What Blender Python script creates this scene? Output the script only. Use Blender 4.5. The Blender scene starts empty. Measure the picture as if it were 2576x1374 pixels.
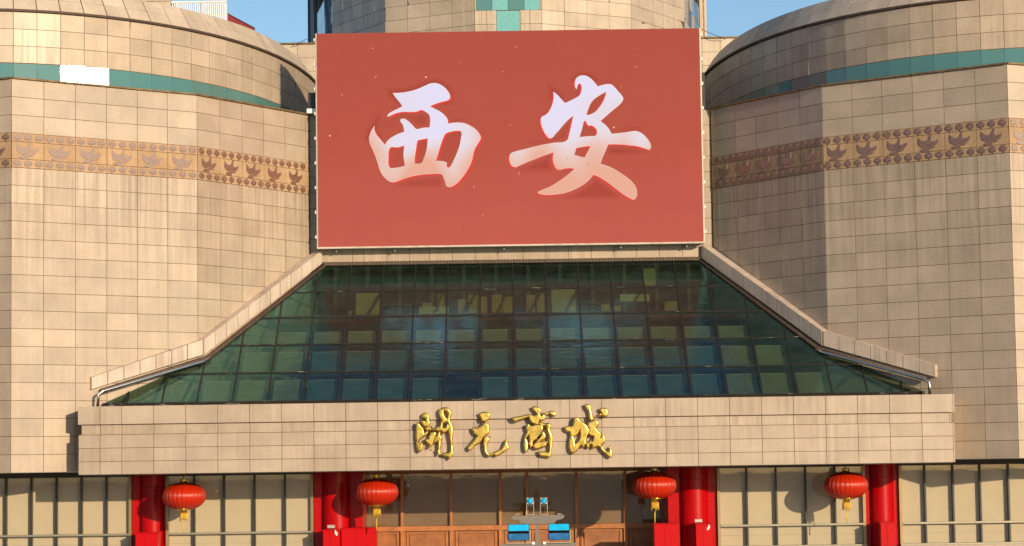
import bpy, bmesh, math, random
from mathutils import Vector, Matrix
random.seed(7)
SC = bpy.context.scene
COL = SC.collection
R = math.radians

# ------------------------------------------------------------------ camera
cam = bpy.data.cameras.new('camera')
cam.sensor_width = 36.0
cam.lens = 36.0 * 6000 / 2576
cam.clip_end = 5000
camo = bpy.data.objects.new('camera', cam)
COL.objects.link(camo)
camo.matrix_world = (Matrix.Translation((0, 0, 8.15)) @ Matrix.Rotation(R(90 + 4.583), 4, 'X')
                     @ Matrix.Rotation(-0.0145, 4, 'Z'))
SC.camera = camo

# ------------------------------------------------------------------ light
SUN_AZ, SUN_EL = 30.0, 12.0        # degrees to the right of straight behind the viewer
w = bpy.data.worlds.new('World')
SC.world = w
w.use_nodes = True
nt = w.node_tree
sky = nt.nodes.new('ShaderNodeTexSky')
sky.sky_type = 'NISHITA'
sky.sun_disc = False
sky.sun_elevation = R(SUN_EL)
sky.sun_rotation = R(180 - SUN_AZ)
sky.air_density = 1.0
sky.dust_density = 0.6
sky.ozone_density = 3.0
bg = nt.nodes['Background']
bg.inputs['Strength'].default_value = 0.14
nt.links.new(sky.outputs[0], bg.inputs['Color'])
sl = bpy.data.lights.new('sun', 'SUN')
sl.energy = 4.6
sl.angle = R(0.5)
sl.color = (1.0, 0.785, 0.53)
so = bpy.data.objects.new('sun', sl)
COL.objects.link(so)
sdir = Vector((math.sin(R(SUN_AZ)) * math.cos(R(SUN_EL)), -math.cos(R(SUN_AZ)) * math.cos(R(SUN_EL)), math.sin(R(SUN_EL))))
so.rotation_euler = sdir.to_track_quat('Z', 'Y').to_euler()
so.location = sdir * 150
SC.view_settings.view_transform = 'Standard'
SC.view_settings.look = 'None'
SC.view_settings.exposure = 0.12
SC.view_settings.gamma = 1.0
SC.view_settings.use_curve_mapping = False
SC.render.engine = 'CYCLES'
SC.cycles.use_denoising = True
SC.cycles.max_bounces = 8
SC.cycles.transparent_max_bounces = 16
SC.cycles.sample_clamp_indirect = 6

# ------------------------------------------------------------------ helpers
def link(o, parent=None):
    COL.objects.link(o)
    if parent is not None:
        o.parent = parent
    return o

def obj(name, mesh, mat, parent=None, M=None):
    o = bpy.data.objects.new(name, mesh)
    if mat is not None and len(mesh.materials) == 0:
        mesh.materials.append(mat)
    link(o, parent)
    if M is not None:
        o.matrix_local = M
    return o

def tag(o, label, cat=None, group=None, kind=None):
    if label: o['label'] = label
    if cat: o['category'] = cat
    if group: o['group'] = group
    if kind: o['kind'] = kind
    return o

def thing(name, label, cat, loc=(0, 0, 0), group=None):
    e = bpy.data.objects.new(name, None)
    e.empty_display_size = 0.2
    link(e)
    e.location = loc
    return tag(e, label, cat, group, 'thing')

def mesh(name, verts, faces):
    m = bpy.data.meshes.new(name)
    m.from_pydata([tuple(v) for v in verts], [], faces)
    m.validate()
    bm = bmesh.new(); bm.from_mesh(m)
    bmesh.ops.recalc_face_normals(bm, faces=bm.faces)
    bm.to_mesh(m); bm.free()
    m.update()
    return m

BOXF = [(0, 1, 2, 3), (7, 6, 5, 4), (0, 4, 5, 1), (1, 5, 6, 2), (2, 6, 7, 3), (3, 7, 4, 0)]
def boxm(name, x0, x1, y0, y1, z0, z1, bevel=0.0):
    v = [(x0, y0, z0), (x1, y0, z0), (x1, y1, z0), (x0, y1, z0), (x0, y0, z1), (x1, y0, z1), (x1, y1, z1), (x0, y1, z1)]
    m = mesh(name, v, BOXF)
    if bevel:
        bm = bmesh.new(); bm.from_mesh(m)
        bmesh.ops.bevel(bm, geom=list(bm.edges), offset=bevel, segments=1, affect='EDGES')
        bm.to_mesh(m); bm.free()
    return m

def hexa(name, a, b):
    """solid between two quads a and b (4 points each)"""
    return mesh(name, list(a) + list(b), BOXF)

def merge(name, ms):
    bm = bmesh.new()
    for m in ms:
        bm.from_mesh(m)
    out = bpy.data.meshes.new(name)
    bm.to_mesh(out); bm.free()
    return out

def smooth(m, on=True):
    for p in m.polygons: p.use_smooth = on
    return m

def lathe(name, prof, n=24, ribs=0, ribdepth=0.0):
    """prof: list of (r, z) from bottom to top"""
    vs, fs = [], []
    for r, z in prof:
        for i in range(n):
            a = 2 * math.pi * i / n
            rr = r
            if ribs:
                t = (i * ribs / n) % 1.0
                rr = r * (1 - ribdepth * (abs(t - 0.5) * 2) ** 2.5)
            vs.append((rr * math.cos(a), rr * math.sin(a), z))
    for j in range(len(prof) - 1):
        for i in range(n):
            k = (i + 1) % n
            fs.append((j * n + i, j * n + k, (j + 1) * n + k, (j + 1) * n + i))
    fs.append(tuple(range(n - 1, -1, -1)))
    fs.append(tuple(range((len(prof) - 1) * n, len(prof) * n)))
    m = mesh(name, vs, fs)
    return smooth(m)

def tube(name, pts, r, n=8):
    vs, fs = [], []
    P = [Vector(p) for p in pts]
    for i, p in enumerate(P):
        d = (P[min(i + 1, len(P) - 1)] - P[max(i - 1, 0)]).normalized()
        u = d.cross(Vector((0, 0, 1)))
        if u.length < 1e-3: u = Vector((1, 0, 0))
        u.normalize(); v = d.cross(u)
        for k in range(n):
            a = 2 * math.pi * k / n
            vs.append(p + u * (r * math.cos(a)) + v * (r * math.sin(a)))
    for i in range(len(P) - 1):
        for k in range(n):
            q = (k + 1) % n
            fs.append((i * n + k, i * n + q, (i + 1) * n + q, (i + 1) * n + k))
    fs.append(tuple(range(n))); fs.append(tuple(range((len(P) - 1) * n, len(P) * n)))
    return smooth(mesh(name, vs, fs))

def prism(name, poly, z0, z1):
    n = len(poly)
    v = [(x, y, z0) for x, y in poly] + [(x, y, z1) for x, y in poly]
    f = [tuple(range(n - 1, -1, -1)), tuple(range(n, 2 * n))] + [(i, (i + 1) % n, n + (i + 1) % n, n + i) for i in range(n)]
    return mesh(name, v, f)

def shape(name, loops, extrude, bevel=0.0, off=0.0, res=6, smooth_handles=True):
    """filled outline in the XZ plane facing -Y; loops = list of closed point lists (holes by even-odd)"""
    cu = bpy.data.curves.new(name + '_c', 'CURVE')
    cu.dimensions = '2D'; cu.fill_mode = 'BOTH'
    cu.extrude = extrude; cu.bevel_depth = bevel; cu.bevel_resolution = 3; cu.offset = off
    cu.resolution_u = res
    for lp in loops:
        if smooth_handles:
            s = cu.splines.new('BEZIER'); s.bezier_points.add(len(lp) - 1)
            for i, (bp, p) in enumerate(zip(s.bezier_points, lp)):
                q0, q1 = lp[i - 1], lp[(i + 1) % len(lp)]
                a = Vector((p[0] - q0[0], p[1] - q0[1])); b = Vector((q1[0] - p[0], q1[1] - p[1]))
                sharp = a.length > 0 and b.length > 0 and a.angle(b) > R(62)
                bp.co = (p[0], p[1], 0)
                bp.handle_left_type = bp.handle_right_type = 'VECTOR' if sharp else 'AUTO'
        else:
            s = cu.splines.new('POLY'); s.points.add(len(lp) - 1)
            for sp, p in zip(s.points, lp): sp.co = (p[0], p[1], 0, 1)
        s.use_cyclic_u = True
    o = bpy.data.objects.new(name + '_t', cu)
    COL.objects.link(o)
    bpy.context.view_layer.update()
    m = bpy.data.meshes.new_from_object(o.evaluated_get(bpy.context.evaluated_depsgraph_get()))
    m.name = name
    bpy.data.objects.remove(o); bpy.data.curves.remove(cu)
    m.transform(Matrix.Rotation(R(90), 4, 'X'))
    return m

# ------------------------------------------------------------------ materials
def mat_new(name):
    m = bpy.data.materials.new(name); m.use_nodes = True
    t = m.node_tree
    b = t.nodes['Principled BSDF']
    return m, t, b

def N(t, typ, **kw):
    n = t.nodes.new(typ)
    for k, v in kw.items(): setattr(n, k, v)
    return n

def mathn(t, op, a, b=None, c=None):
    n = N(t, 'ShaderNodeMath', operation=op)
    for i, x in enumerate((a, b, c)):
        if x is None: continue
        if isinstance(x, (int, float)): n.inputs[i].default_value = x
        else: t.links.new(x, n.inputs[i])
    return n.outputs[0]

def mixc(t, fac, a, b, mode='MIX'):
    n = N(t, 'ShaderNodeMix', data_type='RGBA', blend_type=mode)
    for sock, x in ((n.inputs[0], fac), (n.inputs[6], a), (n.inputs[7], b)):
        if isinstance(x, (int, float)): sock.default_value = x
        elif isinstance(x, (tuple, list)): sock.default_value = (*x, 1)
        else: t.links.new(x, sock)
    return n.outputs[2]

def ramp(t, fac, stops):
    n = N(t, 'ShaderNodeValToRGB')
    e = n.color_ramp.elements
    while len(e) < len(stops): e.new(0.5)
    for el, (p, v) in zip(e, stops):
        el.position = p; el.color = (*v, 1) if isinstance(v, (tuple, list)) else (v, v, v, 1)
    t.links.new(fac, n.inputs[0])
    return n.outputs[0]

def noise(t, vec, scale, detail=3, rough=0.55):
    n = N(t, 'ShaderNodeTexNoise')
    n.inputs['Scale'].default_value = scale; n.inputs['Detail'].default_value = detail; n.inputs['Roughness'].default_value = rough
    t.links.new(vec, n.inputs['Vector'])
    return n.outputs[0]

def mapped(t, vec, sc, loc=(0, 0, 0)):
    n = N(t, 'ShaderNodeMapping')
    n.inputs['Scale'].default_value = sc; n.inputs['Location'].default_value = loc
    t.links.new(vec, n.inputs[0])
    return n.outputs[0]

def bump(t, b, h, strength, dist):
    n = N(t, 'ShaderNodeBump')
    n.inputs['Strength'].default_value = strength; n.inputs['Distance'].default_value = dist
    t.links.new(h, n.inputs['Height']); t.links.new(n.outputs[0], b.inputs['Normal'])

def stone_mat(name, c1, c2, rough=0.34, spec=0.5, streak=0.25, band=None, speck=0.12):
    """polished granite cladding: each slab its own tone, mineral speckle, rain streaks"""
    m, t, b = mat_new(name)
    pos = N(t, 'ShaderNodeNewGeometry').outputs['Position']
    rnd = N(t, 'ShaderNodeObjectInfo').outputs['Random']
    col = mixc(t, rnd, c1, c2)
    odd = mathn(t, 'GREATER_THAN', mathn(t, 'FRACT', mathn(t, 'MULTIPLY', rnd, 17.31)), 0.87)   # a few odd slabs
    col = mixc(t, mathn(t, 'MULTIPLY', odd, 0.28), col, tuple(x * k for x, k in zip(c1, (0.88, 0.87, 0.84))))
    cloud = noise(t, mapped(t, pos, (1, 1, 1)), 0.9, 4)
    col = mixc(t, 1.0, col, ramp(t, cloud, [(0.3, 0.86), (0.7, 1.08)]), 'MULTIPLY')
    sp = noise(t, pos, 38, 2, 0.7)
    col = mixc(t, 1.0, col, ramp(t, sp, [(0.35, 1 - speck * 1.6), (0.5, 1.0), (0.68, 1 + speck)]), 'MULTIPLY')
    st = noise(t, mapped(t, pos, (5.5, 5.5, 0.22)), 1.0, 4, 0.65)
    mask = ramp(t, noise(t, mapped(t, pos, (0.5, 0.5, 0.35), (3, 1, 2)), 1.0, 2), [(0.38, 0.15), (0.62, 1.0)])
    if band:
        z = N(t, 'ShaderNodeSeparateXYZ'); t.links.new(pos, z.inputs[0])
        mr = N(t, 'ShaderNodeMapRange'); mr.clamp = True
        t.links.new(z.outputs[2], mr.inputs[0])
        for i, v in zip((1, 2, 3, 4), (band - 4.5, band, 0.12, 1.0)): mr.inputs[i].default_value = v
        up = mathn(t, 'LESS_THAN', z.outputs[2], band + 0.02)
        mask = mathn(t, 'MULTIPLY', mathn(t, 'ADD', mathn(t, 'MULTIPLY', mr.outputs[0], up), 0.10), 1.0)
    sfac = mathn(t, 'MULTIPLY', mathn(t, 'MULTIPLY', ramp(t, st, [(0.44, 0.0), (0.66, 1.0)]), mask), streak)
    col = mixc(t, sfac, col, (0.20, 0.125, 0.07))
    wfac = mathn(t, 'MULTIPLY', mathn(t, 'MULTIPLY', ramp(t, st, [(0.30, 1.0), (0.42, 0.0)]), mask), streak * 0.7)
    col = mixc(t, wfac, col, (0.66, 0.58, 0.48))
    t.links.new(col, b.inputs['Base Color'])
    rg = mathn(t, 'ADD', mathn(t, 'MULTIPLY', cloud, 0.16), rough - 0.08)
    t.links.new(mathn(t, 'ADD', rg, mathn(t, 'MULTIPLY', sfac, 0.35)), b.inputs['Roughness'])
    b.inputs['Specular IOR Level'].default_value = spec
    bump(t, b, sp, 0.12, 0.01)
    return m

def plain(name, c, rough=0.5, metal=0.0, spec=0.5, var=0.1, scale=6.0, bmp=0.0):
    m, t, b = mat_new(name)
    pos = N(t, 'ShaderNodeNewGeometry').outputs['Position']
    n = noise(t, pos, scale, 4, 0.6)
    col = mixc(t, 1.0, c, ramp(t, n, [(0.3, 1 - var), (0.7, 1 + var * 0.6)]), 'MULTIPLY')
    t.links.new(col, b.inputs['Base Color'])
    t.links.new(mathn(t, 'ADD', mathn(t, 'MULTIPLY', n, 0.12), max(0.02, rough - 0.06)), b.inputs['Roughness'])
    b.inputs['Metallic'].default_value = metal
    b.inputs['Specular IOR Level'].default_value = spec
    if bmp: bump(t, b, noise(t, pos, scale * 4, 3), bmp, 0.02)
    return m

def caulk_mat():
    """dark bar with ragged runs of old white sealant"""
    m, t, b = mat_new('sealant_streaked_bar')
    pos = N(t, 'ShaderNodeNewGeometry').outputs['Position']
    n = noise(t, mapped(t, pos, (1.6, 9, 9)), 1.0, 5, 0.75)
    t.links.new(mixc(t, ramp(t, n, [(0.60, 0.0), (0.67, 1.0)]), (0.018, 0.016, 0.013), (0.36, 0.36, 0.33)), b.inputs['Base Color'])
    b.inputs['Roughness'].default_value = 0.8
    return m

def emis(name, c, s=1.0, alpha=None):
    m = bpy.data.materials.new(name); m.use_nodes = True
    t = m.node_tree; t.nodes.clear()
    o = N(t, 'ShaderNodeOutputMaterial'); e = N(t, 'ShaderNodeEmission')
    e.inputs[0].default_value = (*c, 1); e.inputs[1].default_value = s
    if alpha is None: t.links.new(e.outputs[0], o.inputs[0])
    else:
        tr = N(t, 'ShaderNodeBsdfTransparent'); mx = N(t, 'ShaderNodeMixShader')
        mx.inputs[0].default_value = alpha
        t.links.new(tr.outputs[0], mx.inputs[1]); t.links.new(e.outputs[0], mx.inputs[2]); t.links.new(mx.outputs[0], o.inputs[0])
    return m

def pane_mat(name, tint, ior=1.52, rough=0.01, wob=0.0, wscale=1.0, refl=(1, 1, 1), dust=0.0, dustc=(0.42, 0.46, 0.30)):
    """thin pane: tinted transmission plus a fresnel mirror"""
    m = bpy.data.materials.new(name); m.use_nodes = True
    t = m.node_tree; t.nodes.clear()
    o = N(t, 'ShaderNodeOutputMaterial')
    tr = N(t, 'ShaderNodeBsdfTransparent'); tr.inputs[0].default_value = (*tint, 1)
    gl = N(t, 'ShaderNodeBsdfGlossy'); gl.inputs['Color'].default_value = (*refl, 1); gl.inputs['Roughness'].default_value = rough
    fr = N(t, 'ShaderNodeFresnel')
    # same fresnel from either side of the thin sheet
    bf = N(t, 'ShaderNodeNewGeometry').outputs['Backfacing']
    t.links.new(mathn(t, 'ADD', mathn(t, 'MULTIPLY', bf, 1 / ior - ior), ior), fr.inputs[0])
    mx = N(t, 'ShaderNodeMixShader')
    if wob:
        pos = N(t, 'ShaderNodeNewGeometry').outputs['Position']
        bp = N(t, 'ShaderNodeBump'); bp.inputs['Strength'].default_value = wob; bp.inputs['Distance'].default_value = 0.05
        t.links.new(noise(t, mapped(t, pos, (1, 1.6, 2.4)), wscale, 3), bp.inputs['Height'])
        t.links.new(bp.outputs[0], gl.inputs['Normal']); t.links.new(bp.outputs[0], fr.inputs['Normal'])
    t.links.new(fr.outputs[0], mx.inputs[0]); t.links.new(tr.outputs[0], mx.inputs[1]); t.links.new(gl.outputs[0], mx.inputs[2])
    out = mx.outputs[0]
    if dust:
        df = N(t, 'ShaderNodeBsdfDiffuse'); df.inputs[0].default_value = (*dustc, 1)
        pos = N(t, 'ShaderNodeNewGeometry').outputs['Position']
        m2 = N(t, 'ShaderNodeMixShader')
        t.links.new(mathn(t, 'MULTIPLY', ramp(t, noise(t, mapped(t, pos, (0.8, 1.5, 1.5)), 1.3, 5, 0.7), [(0.35, 0.35), (0.7, 1.7)]), dust), m2.inputs[0])
        t.links.new(out, m2.inputs[1]); t.links.new(df.outputs[0], m2.inputs[2]); out = m2.outputs[0]
    t.links.new(out, o.inputs[0])
    return m

M = {}
M['wing'] = stone_mat('wing_granite', (0.395, 0.312, 0.232), (0.475, 0.380, 0.285), rough=0.46, spec=1.0, streak=0.5, band=18.9)
M['drum'] = stone_mat('drum_granite', (0.40, 0.325, 0.24), (0.52, 0.42, 0.315), rough=0.42, streak=0.3)
M['canopy'] = stone_mat('canopy_granite', (0.385, 0.308, 0.235), (0.43, 0.345, 0.268), rough=0.5, streak=0.35)
M['droof'] = stone_mat('drum_roof_granite', (0.52, 0.43, 0.335), (0.60, 0.50, 0.39), rough=0.5, streak=0.25)
M['tower'] = stone_mat('tower_granite', (0.47, 0.39, 0.30), (0.55, 0.45, 0.35), rough=0.4, streak=0.35)
M['coping'] = stone_mat('coping_granite', (0.50, 0.41, 0.34), (0.56, 0.46, 0.38), rough=0.45, streak=0.5)
M['slab'] = stone_mat('honed_frieze_slab', (0.42, 0.28, 0.165), (0.47, 0.315, 0.19), rough=0.75, spec=0.2, streak=0.3, speck=0.2)
M['relief'] = plain('polished_brown_relief', (0.17, 0.068, 0.028), rough=0.47, spec=1.0, var=0.35, scale=9)
M['relief'].node_tree.nodes['Principled BSDF'].inputs['Coat Weight'].default_value = 1.0
M['relief'].node_tree.nodes['Principled BSDF'].inputs['Coat Roughness'].default_value = 0.47
M['relief'].node_tree.nodes['Principled BSDF'].inputs['Coat IOR'].default_value = 2.0
M['joint'] = plain('joint_mortar', (0.12, 0.085, 0.055), rough=0.9, spec=0.1)
M['soffit'] = plain('soffit_dark', (0.07, 0.06, 0.05), rough=0.8)
M['trim'] = plain('bronze_trim', (0.22, 0.15, 0.07), rough=0.45, metal=0.3, var=0.5, scale=5)
M['darktrim'] = plain('rusty_trim', (0.075, 0.045, 0.028), rough=0.7, var=0.5, scale=7)
M['teal'] = pane_mat('teal_band_glass', (0.02, 0.05, 0.05), ior=1.9, rough=0.06, wob=0.03, wscale=2)
M['tealback'] = plain('teal_spandrel', (0.075, 0.20, 0.195), rough=0.10, spec=0.8, var=0.0)
M['tealback'].node_tree.links.remove(M['tealback'].node_tree.nodes['Principled BSDF'].inputs['Roughness'].links[0])
M['tealback'].node_tree.nodes['Principled BSDF'].inputs['Roughness'].default_value = 0.13
M['teallight'] = plain('pale_teal_spandrel', (0.16, 0.42, 0.42), rough=0.12, spec=0.7)
M['blueglass'] = plain('blue_curtain_glass', (0.10, 0.16, 0.24), rough=0.08, spec=0.9)
M['roofglass'] = pane_mat('roof_glass', (0.60, 0.67, 0.58), ior=2.1, rough=0.13, wob=0.2, wscale=2.2, refl=(0.30, 0.84, 1.0), dust=0.018)
M['clear'] = pane_mat('shop_glass', (0.97, 0.97, 0.95), ior=1.5, rough=0.01, wob=0.004)
M['darkmetal'] = plain('dark_mullion', (0.018, 0.022, 0.018), rough=0.4)
M['mullion'] = plain('bronze_mullion', (0.016, 0.015, 0.013), rough=0.6, var=0.4)
M['caulk'] = caulk_mat()
M['blind'] = plain('cream_board', (0.52, 0.44, 0.33), rough=0.85, spec=0.15, var=0.05, scale=1.2)
M['blinddark'] = plain('shadow_darkened_blind', (0.40, 0.33, 0.25), rough=0.85, spec=0.15, var=0.1, scale=1.5)  # entrance boards, colour lowered to stand in for the canopy shadow
M['tinted'] = pane_mat('tinted_pane', (0.84, 0.80, 0.74), ior=1.6, rough=0.02, wob=0.012, wscale=0.8)
M['transom'] = plain('grey_green_transom', (0.30, 0.28, 0.21), rough=0.4, metal=0.4)
M['brass'] = plain('brown_frame_trim', (0.30, 0.21, 0.10), rough=0.4, metal=0.4)
M['red'] = plain('red_enamel', (0.41, 0.001, 0.004), rough=0.28, spec=0.2, var=0.06)
M['redbox'] = plain('red_cabinet', (0.46, 0.001, 0.004), rough=0.4, spec=0.15, var=0.06)
M['wood'] = plain('brown_timber', (0.30, 0.105, 0.028), rough=0.5, var=0.35, scale=2.5)
M['woodframe'] = plain('timber_frame', (0.40, 0.14, 0.035), rough=0.45, var=0.3, scale=3)
M['gold'] = plain('gilt_metal', (0.88, 0.58, 0.14), rough=0.26, metal=1.0, var=0.35, scale=5, bmp=0.08)
M['goldcap'] = plain('gold_foil', (0.85, 0.60, 0.12), rough=0.2, metal=1.0, var=0.4, scale=14, bmp=0.6)
M['fringe'] = plain('yellow_fringe', (0.70, 0.42, 0.04), rough=0.6, var=0.3, scale=20)
M['steel'] = plain('stainless_pipe', (0.70, 0.66, 0.60), rough=0.22, metal=1.0)
M['white'] = plain('white_paint', (0.72, 0.72, 0.70), rough=0.5, var=0.08)
M['grey'] = plain('grey_paint', (0.16, 0.14, 0.125), rough=0.55, var=0.1)
M['greylight'] = plain('galvanised', (0.42, 0.38, 0.32), rough=0.45, metal=0.6)
M['black'] = plain('black_housing', (0.012, 0.012, 0.014), rough=0.45)
M['lens_skycyan'] = plain('sky_cyan_lens', (0.01, 0.42, 0.80), rough=0.12, spec=0.7, var=0.15, scale=3)  # blue glass with the reflected sky put into its colour
M['lens_skyblue'] = plain('sky_blue_lens', (0.03, 0.17, 0.42), rough=0.12, spec=0.7, var=0.35, scale=5)  # lower lamps: deeper sky reflection painted over the blue glass
M['card'] = plain('cardboard', (0.48, 0.34, 0.18), rough=0.85, var=0.15, scale=3)
M['board'] = plain('yellow_board', (0.50, 0.40, 0.20), rough=0.8, var=0.05)
M['banner'] = plain('pale_banner', (0.60, 0.56, 0.36), rough=0.8, var=0.1)
M['shade'] = plain('grey_shade_board', (0.47, 0.43, 0.36), rough=0.8, spec=0.2, var=0.15, scale=2)
M['shade_skyblue'] = plain('sky_reflection_shade_board', (0.19, 0.30, 0.42), rough=0.8, spec=0.2, var=0.2, scale=2)  # blue sky mirrored by the roof glass, painted into the centre boards
M['shadeframe'] = plain('shade_frame', (0.13, 0.12, 0.10), rough=0.7)
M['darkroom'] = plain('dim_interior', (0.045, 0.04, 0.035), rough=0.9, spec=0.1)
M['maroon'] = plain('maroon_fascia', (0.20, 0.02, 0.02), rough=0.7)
M['silk'] = plain('red_lantern_satin', (0.44, 0.019, 0.003), rough=0.46, spec=0.5, var=0.12, scale=7)
_t = M['silk'].node_tree; _b = _t.nodes['Principled BSDF']
_b.inputs['Anisotropic'].default_value = 0.85
_tan = N(_t, 'ShaderNodeTangent', direction_type='RADIAL', axis='Z'); _t.links.new(_tan.outputs[0], _b.inputs['Tangent'])
M['redroof'] = plain('red_roof_panel', (0.20, 0.012, 0.014), rough=0.4)
M['cable'] = plain('black_cable', (0.02, 0.02, 0.02), rough=0.7)

# screen picture: a faint vertical drift of the displayed red
def screen_mat():
    m, t, b = mat_new('screen_picture')
    z = N(t, 'ShaderNodeSeparateXYZ'); tc = N(t, 'ShaderNodeTexCoord'); t.links.new(tc.outputs['Generated'], z.inputs[0])
    n = noise(t, mapped(t, tc.outputs['Generated'], (2, 1, 1.2)), 1.6, 2)
    f = mathn(t, 'ADD', mathn(t, 'MULTIPLY', z.outputs[2], -0.85), mathn(t, 'MULTIPLY', n, 0.35))
    col = ramp(t, mathn(t, 'ADD', f, 0.75), [(0.0, (0.43, 0.075, 0.048)), (0.5, (0.465, 0.080, 0.050)), (0.95, (0.535, 0.100, 0.068))])
    pos = N(t, 'ShaderNodeNewGeometry').outputs['Position']
    sw_ = N(t, 'ShaderNodeCombineXYZ'); sp_ = N(t, 'ShaderNodeSeparateXYZ'); t.links.new(pos, sp_.inputs[0])
    t.links.new(sp_.outputs[0], sw_.inputs[0]); t.links.new(sp_.outputs[2], sw_.inputs[1])
    mod = N(t, 'ShaderNodeTexBrick'); mod.offset = 0.0
    for k_, v_ in (('Scale', 1.0), ('Brick Width', 0.96), ('Row Height', 0.64), ('Mortar Size', 0.006)): mod.inputs[k_].default_value = v_
    mod.inputs['Color1'].default_value = (0.988, 0.988, 0.988, 1); mod.inputs['Color2'].default_value = (1.004, 1.004, 1.004, 1); mod.inputs['Mortar'].default_value = (0.95, 0.95, 0.95, 1)
    t.links.new(sw_.outputs[0], mod.inputs['Vector'])
    col = mixc(t, 1.0, col, mod.outputs[0], 'MULTIPLY')
    px = N(t, 'ShaderNodeTexChecker'); px.inputs['Scale'].default_value = 340
    t.links.new(tc.outputs['Generated'], px.inputs['Vector'])
    col = mixc(t, 0.03, col, px.outputs[0], 'MULTIPLY')
    b.inputs['Base Color'].default_value = (0.02, 0.006, 0.005, 1)
    b.inputs['Roughness'].default_value = 0.75; b.inputs['Specular IOR Level'].default_value = 0.1
    t.links.new(col, b.inputs['Emission Color']); b.inputs['Emission Strength'].default_value = 0.94
    return m
M['screen'] = screen_mat()
def glyph_mat():
    m, t, b = mat_new('screen_character_white')
    pos = N(t, 'ShaderNodeNewGeometry').outputs['Position']
    z = N(t, 'ShaderNodeSeparateXYZ'); t.links.new(pos, z.inputs[0])
    n = noise(t, mapped(t, pos, (0.42, 0, 0.36), (1.7, 0, 0.9)), 1.0, 1)
    zn = mathn(t, 'MULTIPLY', mathn(t, 'SUBTRACT', z.outputs[2], 18.6), 0.2)
    f = mathn(t, 'ADD', mathn(t, 'MULTIPLY', n, 1.1), mathn(t, 'ADD', mathn(t, 'MULTIPLY', zn, 0.58), -0.06))
    col = ramp(t, f, [(0.60, (0.78, 0.36, 0.26)), (0.74, (0.78, 0.50, 0.44)), (0.86, (0.76, 0.66, 0.74)), (1.0, (0.74, 0.70, 0.90))])
    b.inputs['Base Color'].default_value = (0.03, 0.03, 0.03, 1); b.inputs['Roughness'].default_value = 0.7
    t.links.new(col, b.inputs['Emission Color']); b.inputs['Emission Strength'].default_value = 0.86
    return m
M['glyph'] = glyph_mat()
M['glyphred'] = emis('screen_character_edge', (0.75, 0.06, 0.045))
M['glyphrim'] = emis('screen_character_rim', (0.86, 0.55, 0.46))
M['halo'] = emis('screen_character_shade', (0.30, 0.035, 0.025), alpha=0.035)
M['spark'] = emis('screen_spark', (0.70, 0.26, 0.18))

# ------------------------------------------------------------------ ground
def ground_mat():
    m, t, b = mat_new('plaza_paving')
    pos = N(t, 'ShaderNodeNewGeometry').outputs['Position']
    br = N(t, 'ShaderNodeTexBrick'); br.inputs['Scale'].default_value = 1.0
    br.inputs['Color1'].default_value = (0.27, 0.24, 0.21, 1); br.inputs['Color2'].default_value = (0.33, 0.30, 0.26, 1)
    br.inputs['Mortar'].default_value = (0.12, 0.11, 0.10, 1); br.inputs['Mortar Size'].default_value = 0.012
    t.links.new(pos, br.inputs['Vector']); t.links.new(br.outputs[0], b.inputs['Base Color'])
    b.inputs['Roughness'].default_value = 0.7
    return m
g = obj('ground', mesh('ground', [(-1500, -1500, 0), (1500, -1500, 0), (1500, 1500, 0), (-1500, 1500, 0)], [(0, 1, 2, 3)]), ground_mat())
tag(g, None, kind='structure')

# ------------------------------------------------------------------ cladding helper
GAP = 0.019
_pcache = {}
def panel_mesh(name, wd, ht, th, mat):
    k = (name, round(wd, 3), round(ht, 3), round(th, 3), mat.name)
    if k not in _pcache:
        m = boxm(name, -wd / 2 + GAP / 2, wd / 2 - GAP / 2, -th, 0, -ht / 2 + GAP / 2, ht / 2 - GAP / 2)
        m.materials.append(mat); _pcache[k] = m
    return _pcache[k]

def facetM(p, q, s, z, out=0.0, tilt=0.0):
    """matrix of a panel centred s metres along p->q, outward side = right of the direction"""
    a = math.atan2(q[1] - p[1], q[0] - p[0])
    ux, uy = math.cos(a), math.sin(a)
    x = p[0] + ux * s + uy * out; y = p[1] + uy * s - ux * out
    Mx = Matrix.Translation((x, y, z)) @ Matrix.Rotation(a, 4, 'Z')
    if tilt:
        Mx = Mx @ Matrix.Rotation(R(random.gauss(0, tilt)), 4, 'X') @ Matrix.Rotation(R(random.gauss(0, tilt)), 4, 'Z')
    return Mx

def clad(name, p, q, ncol, zlines, mat, parent, th=0.035, tilt=0.2, cols=None, off=-0.027):
    L = math.hypot(q[0] - p[0], q[1] - p[1])
    xs = cols if cols else [L * i / ncol for i in range(ncol + 1)]
    for a, b in zip(xs, xs[1:]):
        for z1, z0 in zip(zlines, zlines[1:]):
            m = panel_mesh(name, b - a, z1 - z0, th, mat)
            obj(name, m, mat, parent, facetM(p, q, (a + b) / 2, (z0 + z1) / 2, off, tilt))

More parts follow.
